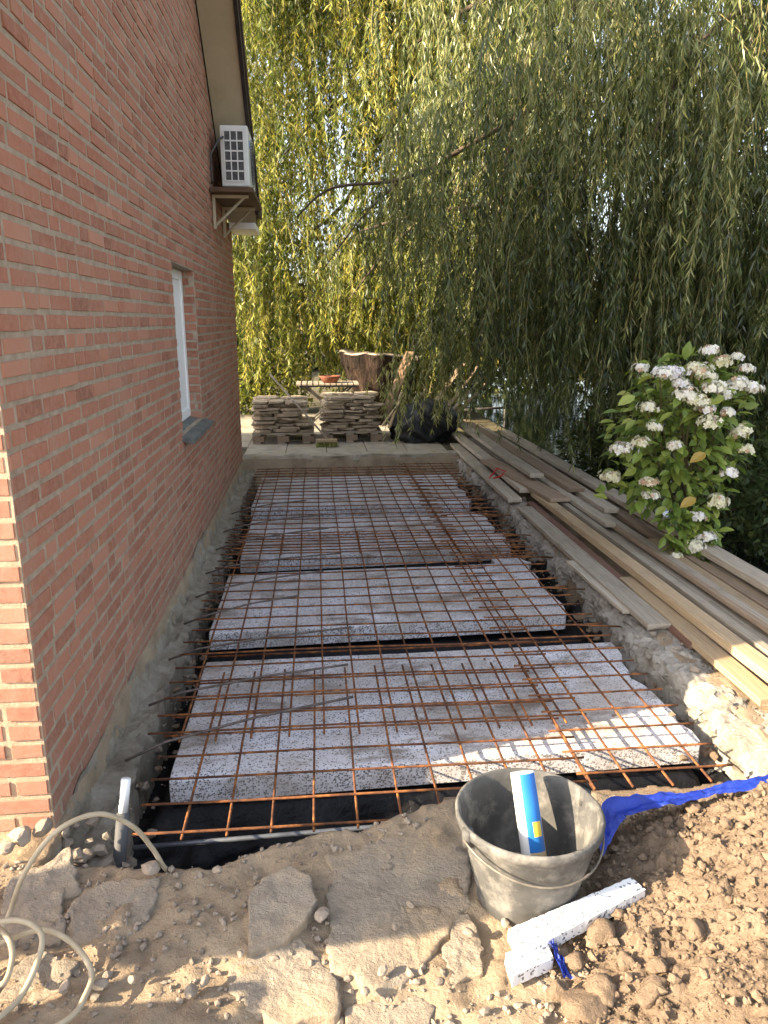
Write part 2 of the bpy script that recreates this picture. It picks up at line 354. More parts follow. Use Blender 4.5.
# ================================================================== GROUND (one sheet to the horizon, cut down for the pit and the canal)
edge_x = np.array([-1.2, -.72, -.5, -.35, -.24, .012, .31, .5, .94, 1.55, 2.2])
edge_y = np.array([2.04, 2.01, 1.95, 1.93, 2.0, 2.06, 2.12, 2.19, 2.16, 2.17, 2.2])
PX0, PX1, PY1 = -.86, 1.7, 8.84
BANK = 2.86
def near_edge(x): return np.interp(x, edge_x, edge_y) + .035 * fbm(x, x * 0 + 3, 9, 4, 5)
def heap_h(x, y):
    a = sstep(.72, 1.35, x + .35 * (1.6 - y)) * sstep(2.1, 1.74, y + .04 * fbm(x, y, 4, 2, 9)) * (.5 + .5 * sstep(.2, 1.2, y))
    return .2 * a + .05 * sstep(.45, .8, x + .5 * (1.5 - y)) * sstep(2.12, 1.9, y)
def ground_z(x, y):
    near = sstep(4.5, 2.6, y) * sstep(-3.5, -1.5, x) * sstep(4, 2, x)
    z = -.012 + near * (.05 * fbm(x, y, 2.3, 3, 1) + .022 * fbm(x, y, 14, 4, 2, .62))
    ng = near_edge(x)
    pit = sstep(0, .07, y - ng) * sstep(PX0 - .02, PX0 + .03, x) * sstep(PX1 + .05, PX1 - .02, x) * (y < PY1)
    z = z * (1 - pit) + pit * (-.5 + .03 * fbm(x, y, 5, 3, 4))
    far = sstep(8.8, 9.2, y); z = z + far * .02
    can = sstep(BANK, BANK + .12, x) * sstep(11.0, 10.6, x) * sstep(2.2, 2.5, y) * (y < 60)
    return z * (1 - can) - 1.3 * can
def axis(parts):
    out = []
    for a, b, s in parts: out.append(np.arange(a, b, s))
    return np.concatenate(out + [np.array([parts[-1][1]])])
gx = axis([(-900, -60, 120), (-60, -8, 6), (-8, -1.6, .4), (-1.6, -1.1, .05), (-1.1, 1.9, .0125), (1.9, 3.2, .04), (3.2, 12, .4), (12, 60, 6), (60, 900, 120)])
gy = axis([(-900, -60, 120), (-60, -4, 6), (-4, .8, .3), (.8, 2.45, .0125), (2.45, 9.2, .08), (9.2, 20, .5), (20, 80, 6), (80, 1500, 150)])
X, Y = np.meshgrid(gx, gy)
b = MB().grid(X, Y, ground_z(X, Y))
cx = X[:-1, :-1].ravel(); cy_ = Y[:-1, :-1].ravel()
b.m = [(0 if (-6 < x < 4 and y < 9.0) else 1) for x, y in zip(cx, cy_)]
setp(build('ground', b, [M['earth'], M['turf']], smooth=True, origin=(0,0,0)), kind='structure')

b = MB().grid(*np.meshgrid(np.array([BANK + .02, 11.2]), np.array([2.2, 60.0])), np.full((2, 2), -.42))
setp(build('water', b, M['water'], origin=(0,0,0)), kind='structure')

# far terrace behind the pit: kerb and paving slabs
b = MB()
xs = np.arange(-.885, 1.74, .03); pr = [(8.9, -.5), (8.89, -.12), (8.872, -.085), (8.862, -.03), (8.872, .02), (8.9, .034), (9.003, .036)]
YY = np.array([[p[0] for p in pr] for _ in xs]).T; ZZ = np.array([[p[1] for p in pr] for _ in xs]).T; XX = np.array([xs for _ in pr])
YY = YY + .05 * fbm(XX, np.arange(len(pr))[:, None] * .2, 4, 5, 141, .6) * (np.arange(len(pr))[:, None] < 6); ZZ = ZZ + .02 * fbm(XX, np.arange(len(pr))[:, None] * .2, 6, 4, 143) * (np.arange(len(pr))[:, None] < 6)
b.grid(XX, YY, ZZ)
for i in range(-6, 5):
    for j in range(0, 8):
        x0 = -.885 + i * .5; y0 = 9.004 + j * .5
        if x0 < -.9 and y0 < 9.3: continue
        dz = .03 + .006 * random.random()
        b.box((x0 + .003, y0 + .003, -.06), (x0 + .495, y0 + .495, dz))
setp(build('terrace_pavement', b, M['terrace'], origin=(0,0,0), bevel=.004), kind='structure')

# ================================================================== HOUSE
WX, Y0, Y1 = -.893, 2.2, 8.82
RY, RZ, SL = 5.2, 5.6, .93
YE = 8.42
def gable(y): return RZ - SL * abs(min(y, YE) - RY)
WIN = (5.02, 5.92, .86, 1.96)
ZB = -.17
house = thing('brick_house', 'red brick house with steep gable and one narrow white window beside the rebar pit', 'house', (WX, (Y0 + Y1) / 2, ZB))
CH, JT = .0665, .0155
def bricks(mb, org, ud, nd, z0, z1, spans, seed, jut=.003, quoin=False):
    """courses of single bricks in a wild bond; org/ud/nd: wall origin, direction along it, outward normal"""
    r = random.Random(seed); org = np.array(org); ud = np.array(ud); nd = np.array(nd); k = 0; z = z0
    while z < z1:
        for (a, c) in spans(z, z + CH):
            s = a - (r.uniform(0, .2) if not quoin else (0 if k % 2 else .11))
            while s < c:
                ln = .21 if r.random() < .68 else .1
                s0, s1 = max(s, a), min(s + ln, c)
                if s1 - s0 > .025:
                    t = r.random() * .75 + r.random() * .25
                    jit = [r.uniform(-.0025, .0025) for _ in range(4)]; o = jut + r.uniform(-.0025, .003)
                    q = [(s0 + .001, z + jit[0]), (s1 - .001, z + jit[1]), (s1 - .001, z + CH - JT + jit[2]), (s0 + .001, z + CH - JT + jit[3])]
                    e = .003
                    q2 = [(q[0][0] + e, q[0][1] + e), (q[1][0] - e, q[1][1] + e), (q[2][0] - e, q[2][1] - e), (q[3][0] + e, q[3][1] - e)]
                    V = [org + ud * u + np.array([0, 0, w]) - nd * .004 for u, w in q] + [org + ud * u + np.array([0, 0, w]) + nd * o for u, w in q2]
                    F = [(4,5,6,7),(0,1,5,4),(1,2,6,5),(2,3,7,6),(3,0,4,7)]
                    mb.add(V, F, 0, t)
                s += ln + JT
        z += CH; k += 1
def side_spans(za, zb):
    lo, hi = Y0 + .004, Y1
    g = RY + (RZ - zb) / SL; hi = min(hi, g if g < YE else Y1); lo = max(lo, RY - (RZ - zb) / SL)
    if hi <= lo: return []
    if zb > WIN[2] and za < WIN[3] - .02: return [(lo, WIN[0]), (WIN[1], hi)]
    return [(lo, hi)]
b = MB()
bricks(b, (WX, 0, 0), (0, 1, 0), (1, 0, 0), ZB + .01, RZ, side_spans, 3)
# mortar bed as a sheet with the window hole
def sheet(y0, y1, z0f, z1f, n=1):
    ys = np.linspace(y0, y1, n + 1)
    for a, c in zip(ys[:-1], ys[1:]):
        b.add([(WX, a, z0f), (WX, c, z0f), (WX, c, z1f(c)), (WX, a, z1f(a))], [(0, 1, 2, 3)], 1)
sheet(Y0, WIN[0], ZB - .3, gable); sheet(WIN[1], YE, ZB - .3, gable); sheet(YE, Y1, ZB - .3, gable)
sheet(WIN[0], WIN[1], ZB - .3, lambda y: WIN[2])
b.add([(WX, WIN[0], WIN[3]), (WX, WIN[1], WIN[3]), (WX, WIN[1], gable(WIN[1])), (WX, RY, RZ), (WX, WIN[0], gable(WIN[0]))], [(0, 1, 2, 3, 4)], 1)
REC = .1
bricks(b, (WX, WIN[1], 0), (-1, 0, 0), (0, -1, 0), WIN[2], WIN[3] - .03, lambda a, c: [(.004, REC)], 5)
bricks(b, (WX, WIN[0], 0), (-1, 0, 0), (0, 1, 0), WIN[2], WIN[3] - .03, lambda a, c: [(.004, REC)], 6)
for yy in (WIN[0], WIN[1]):
    b.add([(WX, yy, WIN[2]), (WX - .16, yy, WIN[2]), (WX - .16, yy, WIN[3]), (WX, yy, WIN[3])], [(0, 1, 2, 3)], 1)
for zz in (WIN[2], WIN[3]):
    b.add([(WX, WIN[0], zz), (WX, WIN[1], zz), (WX - .16, WIN[1], zz), (WX - .16, WIN[0], zz)], [(0, 1, 2, 3)], 1)
build('gable_wall', b, [M['brick'], M['mortar']], house, tones=True)
b = MB()
bricks(b, (WX - .004, Y0, 0), (-1, 0, 0), (0, -1, 0), ZB + .01, 2.75, lambda a, c: [(.0, 7.0)], 11, .004, True)
b.add([(WX, Y0, ZB - .3), (WX - 7, Y0, ZB - .3), (WX - 7, Y0, 2.8), (WX, Y0, 2.8)], [(0, 1, 2, 3)], 1)
build('front_wall', b, [M['brick'], M['sandmortar']], house, tones=True)
b = MB()
b.add([(WX, Y1, ZB - .3), (WX - 7, Y1, ZB - .3), (WX - 7, Y1, gable(Y1)), (WX, Y1, gable(Y1))], [(0, 1, 2, 3)])
b.add([(WX - 7, Y0, ZB - .3), (WX - 7, Y1, ZB - .3), (WX - 7, Y1, gable(Y1)), (WX - 7, YE, gable(YE)), (WX - 7, RY, RZ), (WX - 7, Y0, gable(Y0))], [(0, 1, 2, 3, 4, 5)])
build('rear_wall', b, M['brick'], house)
# roof: two slopes with thickness; verge soffit and dark verge trim
OV = .3
def slope(mb, y0, y1, x0, x1, off, th):
    V = []
    for y in (y0, y1):
        for x in (x0, x1):
            for o in (0, th): V.append((x, y, gable(y) + off + o))
    mb.add(V, [(0,2,3,1),(4,5,7,6),(0,1,5,4),(2,6,7,3),(1,3,7,5),(0,4,6,2)])
b = MB()
for y0, y1 in ((Y0 - .3, RY), (RY, YE)): slope(b, y0, y1, WX - 7.2, WX + OV + .05, .10, .1)
b.box((WX - 7.2, YE + .003, gable(YE) + .1), (WX + OV + .03, Y1 + .2, gable(YE) + .18))
build('roof', b, M['roof'], house)
b = MB()
for y0, y1 in ((Y0 - .3, RY - .002), (RY + .002, YE)): slope(b, y0, y1, WX + .012, WX + OV, .0, .095)
build('verge_soffit', b, M['soffit'], house)
b = MB()
for y0, y1 in ((Y0 - .3, RY - .002), (RY + .002, YE - .1)): slope(b, y0, y1, WX + OV + .003, WX + OV + .035, -.03, .215)
build('verge_trim', b, M['dark_trim'], house)
b = MB(); b.box((WX + .02, 8.4, 2.535), (WX + OV - .005, 9.0, 2.6))
build('eave_box', b, M['white'], house, bevel=.004)
b = MB(); b.box((WX + .03, 8.45, 2.604), (WX + OV - .02, 8.98, 2.7))
build('eave_return', b, M['shelfwood'], house)
# window with a white panel in a white frame
b = MB(); fx = WX - REC
y0, y1, z0, z1 = WIN; y0 += .002; y1 -= .002; z1 -= .002; z0 += .02
for a, c in (((fx - .06, y0, z0), (fx + .012, y0 + .07, z1)), ((fx - .06, y1 - .07, z0), (fx + .012, y1, z1)),
             ((fx - .06, y0 + .072, z0), (fx + .012, y1 - .072, z0 + .07)), ((fx - .06, y0 + .072, z1 - .07), (fx + .012, y1 - .072, z1))): b.box(a, c)
win = thing('window', None, None, (WX, (y0 + y1) / 2, z0)); del_keys = [k for k in win.keys()]
win.location = Vector(win.location) - house.location; win.parent = house
build('frame', b, M['white'], win, bevel=.004)
b = MB().box((fx - .05, y0 + .073, z0 + .072), (fx + .002, y1 - .073, z1 - .072))
build('panel', b, M['white'], win)
b = MB(); b.add([(WX + .075, 4.98, .8), (WX + .075, 5.98, .8), (WX - .1, 5.98, .84), (WX - .1, 4.98, .84),
                 (WX + .075, 4.98, .835), (WX + .075, 5.98, .835), (WX - .1, 5.98, .876), (WX - .1, 4.98, .876)],
                [(0,3,2,1),(4,5,6,7),(0,1,5,4),(1,2,6,5),(2,3,7,6),(3,0,4,7)])
build('sill', b, M['slate'], win, bevel=.004)
# cement plinth along the foot of the wall
ys = np.arange(Y0 - .12, Y1, .02); prof = [(.008, .0), (.014, -.05), (.022, -.09), (.035, -.12), (.06, -.128), (.09, -.13), (.115, -.135), (.13, -.15), (.135, -.19), (.14, -.24), (.145, -.3), (.16, -.5)]
XX = np.array([[WX + p[0] for p in prof] for _ in ys]); YY = np.array([[y] * len(prof) for y in ys]); ZZ = np.array([[p[1] for p in prof] for _ in ys])
nz = fbm(YY, np.arange(len(prof))[None] * .12 + YY * 0, 6, 6, 21, .65)
XX[:, 1:] += .02 * nz[:, 1:] + .02 * np.abs(fbm(YY[:, 1:], np.arange(len(prof) - 1)[None] * .2, 14, 4, 27, .6)); ZZ += .035 * fbm(YY, np.arange(len(prof))[None] * .15, 6, 6, 31, .62)
ZZ[:, 0] = -.03 + .08 * fbm(ys, ys * 0, 2.5, 5, 8); XX = np.maximum(XX, WX + .007)
b = MB().grid(XX, YY, ZZ); build('plinth', b, M['plinth'], house, smooth=False)

# air conditioner on its shelf
ax0, ax1, ay0, ay1, az0, az1 = WX + .1, WX + .345, 7.22, 7.9, 2.76, 3.26
ac = thing('air_conditioner', 'white outdoor air conditioner unit with a gridded side on a shelf under the roof verge', 'air conditioner', ((ax0+ax1)/2, (ay0+ay1)/2, az0))
build('body', MB().box((ax0, ay0, az0), (ax1, ay1, az1)), M['ac'], ac, bevel=.012)
build('coil', MB().box((ax0 + .04, ay0 - .004, az0 + .05), (ax0 + .2, ay0 + .004, az1 - .05)), M['acdark'], ac)
b = MB()
gx0, gx1, gz0, gz1 = ax0 + .035, ax0 + .205, az0 + .045, az1 - .045
for i in range(4): x = gx0 + (gx1 - gx0) * i / 3; b.box((x - .0048, ay0 - .012, gz0), (x + .0048, ay0 - .005, gz1))
for i in range(6): z = gz0 + (gz1 - gz0) * i / 5; b.box((gx0 + .007, ay0 - .0115, z - .006), (gx1 - .007, ay0 - .0055, z + .006))
build('grille', b, M['ac'], ac)
b = MB()
for k in range(7):
    r = .05 + .025 * k
    pts = [(ax1 + .012, 7.5 + r * math.cos(t), 3.0 + r * math.sin(t)) for t in np.linspace(0, 2 * math.pi, 25)]
    b.tube(pts, .003, 5, cap=False)
build('fan_guard', b, M['acdark'], ac)
build('sticker', MB().box((ax1 + .001, 7.3, 3.1), (ax1 + .003, 7.36, 3.16)), M['blue_mark'], ac)
b = MB(); b.tube([(ax0 + .03, ay0 - .01, az1 - .1), (ax0 + .005, ay0 - .05, az1 - .12), (WX + .02, ay0 - .06, az1 - .25), (WX + .02, ay0 - .03, az0 + .05), (WX + .01, ay0, az0 + .02)], .01, 6)
build('refrigerant_pipe', b, M['acdark'], ac, smooth=True)
for yy in (7.3, 7.9): build('foot', MB().box((ax0 + .02, yy - .03, az0 - .03), (ax1 - .02, yy + .03, az0 - .001)), M['acdark'], ac)
sh = thing('wall_shelf', 'brown wall shelf on pale diagonal brackets that carries the air conditioner', 'shelf', (WX, 7.6, 2.4))
b = MB().box((WX + .012, 7.05, 2.69), (WX + .385, 8.2, 2.728)); build('shelf_board', b, M['shelfwood'], sh, bevel=.003)
for yy in (7.2, 7.95):
    b = MB(); b.box((WX + .012, yy - .015, 2.4), (WX + .035, yy + .015, 2.685)); b.box((WX + .037, yy - .015, 2.66), (WX + .33, yy + .015, 2.685))
    b.tube([(WX + .03, yy, 2.43), (WX + .29, yy, 2.665)], .012, 4)
    build('bracket', b, M['soffit'], sh)

# ================================================================== PIT: film, slabs, mats
gaps = [(1.8, 2.56), (3.6, 3.95), (5.0, 5.36), (6.41, 6.76), (8.2, 8.9)]
xs = np.arange(-.84, 1.72, .02); ys = np.arange(1.98, 8.84, .02); XX, YY = np.meshgrid(xs, ys)
dep = np.zeros_like(YY)
for a, c in gaps: dep = np.maximum(dep, sstep(a - .05, a + .06, YY) * sstep(c + .05, c - .06, YY))
side = np.maximum(sstep(-.62, -.7, XX), sstep(1.55, 1.6, XX))
ZZ = -.245 - .16 * np.maximum(dep, side * .8) + np.abs(fbm(XX + .4 * fbm(XX, YY, 3, 2, 3), YY * 1.6, 3.4, 4, 12)) * .13 * np.maximum(dep, .5 * side) + .02 * fbm(XX, YY, 12, 3, 14) * dep + .05 * np.abs(fbm(XX + .3 * YY, YY * 1.3, 8, 3, 16)) * np.maximum(dep, .6 * side)
ZZ += .2 * sstep(1.6, 1.7, XX) * (.6 + fbm(YY, XX * 0, 4, 3, 15)) + .06 * sstep(-.76, -.83, XX)
ZZ = np.maximum(ZZ, -.46)
setp(build('plastic_membrane', MB().grid(XX, YY, ZZ), M['plastic'], smooth=True),
     'glossy black plastic membrane lining the pit under the insulation slabs', 'plastic sheet')

def eps_board(x0, x1, y0, y1, zt, th, label, sk=(0,0,0,0), notch=None, name='insulation_slab', mat='eps', group='polystyrene insulation slabs in the pit', n=(22, 12)):
    nx, ny = n; U, Vv = np.meshgrid(np.linspace(0, 1, nx + 1), np.linspace(0, 1, ny + 1))
    Xg = x0 + (x1 - x0) * U; Yg = y0 + (y1 - y0) * Vv
    Yg = Yg + (1 - Vv) * (sk[0] * (1 - U) + sk[1] * U) + Vv * (sk[2] * (1 - U) + sk[3] * U)
    chip = sstep(.93, 1.0, U + .05 * fbm(Vv, Vv * 0, 3, 3, int(y0 * 5))); Xg = Xg - chip * .09 * np.abs(fbm(Yg, Yg * 0 + y0, 4.5, 3, 19)) * 2
    Xg = Xg + .008 * fbm(Yg, Xg * 0, 6, 2, int(y0 * 10)) * (np.abs(U - .5) > .499)
    Zg = zt + .006 * fbm(Xg, Yg, 2, 3, int(y0 * 7))
    b = MB().grid(Xg, Yg, Zg)
    ring = [(0, i) for i in range(nx + 1)] + [(j, nx) for j in range(1, ny + 1)] + [(ny, i) for i in range(nx - 1, -1, -1)] + [(j, 0) for j in range(ny - 1, 0, -1)]
    top = [j * (nx + 1) + i for j, i in ring]; k = len(b.v)
    for j, i in ring: b.v.append((float(Xg[j, i]), float(Yg[j, i]), float(zt - th)))
    L = len(ring)
    for q in range(L):
        b.f.append((top[q], k + q, k + (q + 1) % L, top[(q + 1) % L])); b.m.append(0); b.t.append(.5)
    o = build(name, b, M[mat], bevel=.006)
    return setp(o, label, 'insulation slab', group)
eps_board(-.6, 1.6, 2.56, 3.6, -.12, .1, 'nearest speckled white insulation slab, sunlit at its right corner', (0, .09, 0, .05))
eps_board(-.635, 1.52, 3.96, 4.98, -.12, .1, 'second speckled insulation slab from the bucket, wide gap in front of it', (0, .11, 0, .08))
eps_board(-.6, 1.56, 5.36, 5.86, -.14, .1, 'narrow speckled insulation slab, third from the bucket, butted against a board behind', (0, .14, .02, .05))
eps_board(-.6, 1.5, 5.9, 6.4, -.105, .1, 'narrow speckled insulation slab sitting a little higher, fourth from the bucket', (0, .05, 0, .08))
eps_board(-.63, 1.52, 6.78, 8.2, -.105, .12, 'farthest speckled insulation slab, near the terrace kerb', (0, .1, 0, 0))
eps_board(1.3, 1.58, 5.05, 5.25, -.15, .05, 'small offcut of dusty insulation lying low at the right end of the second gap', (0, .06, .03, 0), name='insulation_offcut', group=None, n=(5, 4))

def mat_bars(label, x0, x1, y0, y1, zc, offx=0, offy=0, ov=.03, yaw=0):
    t = thing('rebar_mesh', label, 'rebar mesh', ((x0 + x1) / 2, (y0 + y1) / 2, zc), 'rusty steel mesh mats over the slabs')
    L = []
    x = x0 + offx
    while x <= x1 + 1e-6:
        yy = np.linspace(y0 - ov * rng.uniform(.5, 1), y1 + ov * rng.uniform(.5, 1), 14)
        wob = rng.uniform(-.005, .005)
        b = MB().tube([(x + .012 * fbm(v, x * 3, .8, 2, 41) + wob + yaw * (v - y0), v, zc + .012 * fbm(v, x, .9, 2, 42)) for v in yy], .0051, 6)
        build('long_bar', b, M['rust'], t, smooth=True); x += .148
    y = y0 + offy
    while y <= y1 + 1e-6:
        xx = np.linspace(x0 - ov * rng.uniform(.5, 1.2), x1 + ov * rng.uniform(.5, 1.2), 14)
        wob = rng.uniform(-.005, .005)
        b = MB().tube([(u + yaw * (y - y0), y + .012 * fbm(u, y * 3, .8, 2, 43) + wob, zc + .0092 + .012 * fbm(y, u, .9, 2, 42)) for u in xx], .0051, 6)
        build('cross_bar', b, M['rust'], t, smooth=True); y += .152
    return t
mat_bars('rusty steel mesh strip at the near end of the pit, front bar lit orange', -.63, 1.0, 2.2, 3.36, -.078, .148)
mat_bars('large rusty steel mesh over the middle of the pit between two other mats', -.7, 1.12, 2.78, 5.75, -.066, .11, .03)
mat_bars('large rusty steel mesh at the far end of the pit by the terrace kerb', -.68, 1.1, 5.3, 8.6, -.078, .09, .05)
mat_bars('narrow rusty steel mesh along the right footing, near corner bright orange in the sun', .96, 1.53, 2.3, 5.4, -.05, .02, .06)
mat_bars('narrow rusty steel mesh along the right footing in the far half of the pit', .98, 1.56, 5.0, 8.65, -.05, .05, .04)
# starter bars drilled into the two sides
for k in range(9):
    y = 2.7 + k * .45 + rng.uniform(-.05, .05) * (1 + .0) ; dx = rng.uniform(.55, .95); dy = dx * rng.uniform(.2, .42)
    if k > 5: y += (k - 5) * .1
    b = MB().tube([(WX + .1, y, -.1), (WX + .25, y + dy * .2, -.062), (WX + .2 + dx * .5, y + dy * .6, -.04), (WX + .2 + dx, y + dy, -.035)], .006, 7)
    setp(build('starter_bar', b, M['darksteel'], smooth=True), 'dark ribbed steel bar slanting out of the brick house foot over the mesh', 'steel bar', 'starter bars along the house wall')
for k in range(7):
    y = 3.75 + k * .6 + rng.uniform(-.06, .06); dx = rng.uniform(.4, .62)
    b = MB().tube([(1.68, y, -.06), (1.6 - dx * .5, y - .01, -.032), (1.6 - dx, y - .02 + rng.uniform(-.02, .02), -.034)], .005, 7)
    setp(build('starter_bar', b, M['rust'], smooth=True), 'rusty steel bar sticking out of the right concrete footing over the mesh', 'steel bar', 'starter bars along the concrete footing')
# long rods lying low in the trenches
for (y, z, x0, x1, d, lab) in [(2.3, -.2, -.68, 1.2, .04, 'upper of the grey steel rods lying in the near trench over black plastic'),
                               (2.12, -.22, -.66, 1.0, .07, 'lower of the grey steel rods lying in the near trench over black plastic')]:
    b = MB().tube([(x, y + d * (x - x0), z) for x in np.linspace(x0, x1, 6)], .009, 8)
    setp(build('steel_rod', b, M['bluesteel'], smooth=True), lab, 'steel rod', 'rods in the trenches')
for (y, z) in [(3.72, -.2), (3.84, -.2)]:
    b = MB().tube([(x, y + .01 * (x), z) for x in np.linspace(-.65, 1.5, 6)], .006, 6)
    setp(build('steel_rod', b, M['rust'], smooth=True), 'rusty rod lying in the wide gap between the first two insulation slabs', 'steel rod', 'rods in the trenches')

# ================================================================== RIGHT: concrete footing, boards
ys = np.arange(2.2, 8.95, .016); prof = [(1.53, -.5), (1.585, -.3), (1.60, -.16), (1.59, -.1), (1.61, -.03), (1.66, -.005), (1.72, .002), (1.79, .0), (1.84, -.05)]
tp = np.linspace(0, len(prof) - 1, 34); prof = np.stack([np.interp(tp, range(len(prof)), [p[k] for p in prof]) for k in (0, 1)], 1)
XX = np.array([[p[0] for p in prof] for _ in ys]); YY = np.array([[y] * len(prof) for y in ys]); ZZ = np.array([[p[1] for p in prof] for _ in ys])
q = np.arange(len(prof))[None] * .03 + YY * 0
XX += .09 + .075 * fbm(YY, q, 2.6, 7, 51, .63) + .06 * np.abs(fbm(YY, q * 1.5, 9, 4, 56, .6)) + .05 * (YY - 5) / 4; ZZ += .04 * fbm(YY, q, 3.4, 7, 61, .65) - .02 * np.abs(fbm(YY, q, 11, 3, 66))
b = MB().grid(XX, YY, ZZ)
setp(build('concrete_footing', b, M['concrete']), 'rough broken concrete footing along the right side of the pit', 'footing')

def board(xf, yf, xn, yn, w, t, zt, mat, label, tilt=0, drop=0, cat='board'):
    L = math.hypot(xn - xf, yn - yf); a = math.atan2(xf - xn, yf - yn)
    b = MB(); N = 12; r = rng.uniform(0, 50)
    for i in range(N + 1):
        v = L * i / N; wob = .006 * float(fbm(v, r, .7, 2, 71)); zz = .006 * float(fbm(v, r + 9, .8, 2, 72)) + drop * (1 - i / N)
        for (x, z) in ((-w/2, -t), (w/2, -t), (w/2, 0), (-w/2, 0)):
            e = (rng.uniform(-.012, .012) if i in (0, N) else 0)
            b.v.append((x + wob, v + e, z + zz + x * tilt))
    for i in range(N):
        for j in range(4): b.f.append((i*4+j, i*4+(j+1)%4, i*4+4+(j+1)%4, i*4+4+j)[::-1]); b.m.append(0); b.t.append(.5)
    b.f += [(0, 1, 2, 3), (N*4+3, N*4+2, N*4+1, N*4)]; b.m += [0, 0]; b.t += [.5, .5]
    o = build('wooden_board', b, M[mat], origin=(0, 0, 0), bevel=.003)
    o.location = (xn, yn, zt); o.rotation_euler = (0, 0, -a)
    return setp(o, label, cat, 'boards stacked along the footing')
BOARDS = [
 (1.76, 6.05, 1.77, 3.47, .13, .03, .055, 'w_grey', 'grey weathered board nearest the pit with a square cut end above the concrete'),
 (1.87, 6.25, 1.86, 3.25, .06, .04, .045, 'w_red', 'dark red brown narrow board between the grey board and the pine board'),
 (1.95, 6.35, 1.98, 2.56, .09, .045, .115, 'w_yellow', 'long pale pine board on top, its near end in the sun'),
 (1.90, 4.2, 1.88, 2.66, .1, .035, .058, 'w_yellow', 'pine board under the long pale one, shorter and lower at its sunlit end'),
 (2.17, 7.4, 2.2, 2.2, .27, .03, .05, 'w_grey', 'wide dusty grey panel board in the middle of the stack'),
 (1.83, 7.75, 2.03, 5.9, .18, .03, .15, 'w_brown', 'wide warm brown board lying askew on the far part of the stack'),
 (2.55, 9.9, 2.58, 3.0, .13, .045, .15, 'w_grey', 'long weathered board on the canal side of the stack, under the hydrangea'),
 (2.43, 9.2, 2.45, 3.05, .06, .04, .09, 'w_brown', 'thin brown batten just below the long canal side board'),
 (2.36, 4.9, 2.36, 2.2, .09, .03, .085, 'w_yellow', 'light thin pine batten on the grey panel by the hydrangea'),
 (2.47, 4.4, 2.5, 2.2, .1, .035, .075, 'w_yellow', 'pine board with a torn pale patch at the right frame side'),
 (2.0, 10.9, 2.03, 6.6, .13, .04, .22, 'w_grey', 'topmost grey board of the far stack end by the black tarp'),
 (1.87, 10.6, 1.88, 6.4, .13, .04, .13, 'w_grey', 'second grey board of the far stack end, edge of it over the pit'),
 (1.78, 9.4, 1.75, 6.3, .13, .035, .06, 'w_grey', 'lowest grey board of the far stack end against the footing'),
 (2.2, 10.9, 2.28, 6.2, .14, .04, .17, 'w_brown', 'brownish board lying on the far stack toward the canal'),
 (2.35, 10.3, 2.36, 5.6, .12, .04, .13, 'w_grey', 'grey board in the dark gap of the far stack'),
 (2.06, 9.6, 2.1, 6.5, .12, .05, .10, 'w_grey', 'grey board wedged low between the topmost and the askew boards at the far end'),
 (2.08, 6.9, 2.1, 2.4, .05, .05, .105, 'w_grey', 'narrow grey batten against the right side of the long pale pine board'),
 (2.3, 8.2, 2.3, 2.3, .07, .03, .088, 'w_grey', 'narrow grey batten lying along the middle of the grey panel'),
 (2.62, 7.6, 2.66, 2.6, .1, .03, .07, 'w_brown', 'brown board at the outer edge of the stack next to the canal edging'),
 (2.15, 8.8, 2.19, 5.2, .08, .035, .125, 'w_grey', 'slim grey board beside the askew brown board on the far part'),
 (1.68, 4.6, 1.7, 3.7, .06, .02, .04, 'w_grey', 'short grey lath on the footing edge beside the cut grey board'),
 (2.24, 5.4, 2.26, 2.3, .035, .03, .1, 'w_brown', 'thin brown lath lying on top of the wide grey panel'),
]
for q in BOARDS: board(*q)
b = MB().tube([(1.72, 7.0, .1), (1.78, 6.95, .13), (1.85, 7.05, .155), (1.8, 7.2, .16), (1.7, 7.1, .08)], .008, 6)
setp(build('red_strap', b, M['redstrap'], smooth=True), 'short red strap looped round a far board of the stack', 'strap')
# bank edging of the canal
b = MB().box((2.80, 2.4, -.5), (2.86, 11, -.085)); b.box((2.76, 2.4, -.083), (2.92, 11, -.05))
setp(build('bank_edging', b, M['w_grey'], bevel=.004), 'grey timber edging along the dark canal bank behind the boards', 'edging')

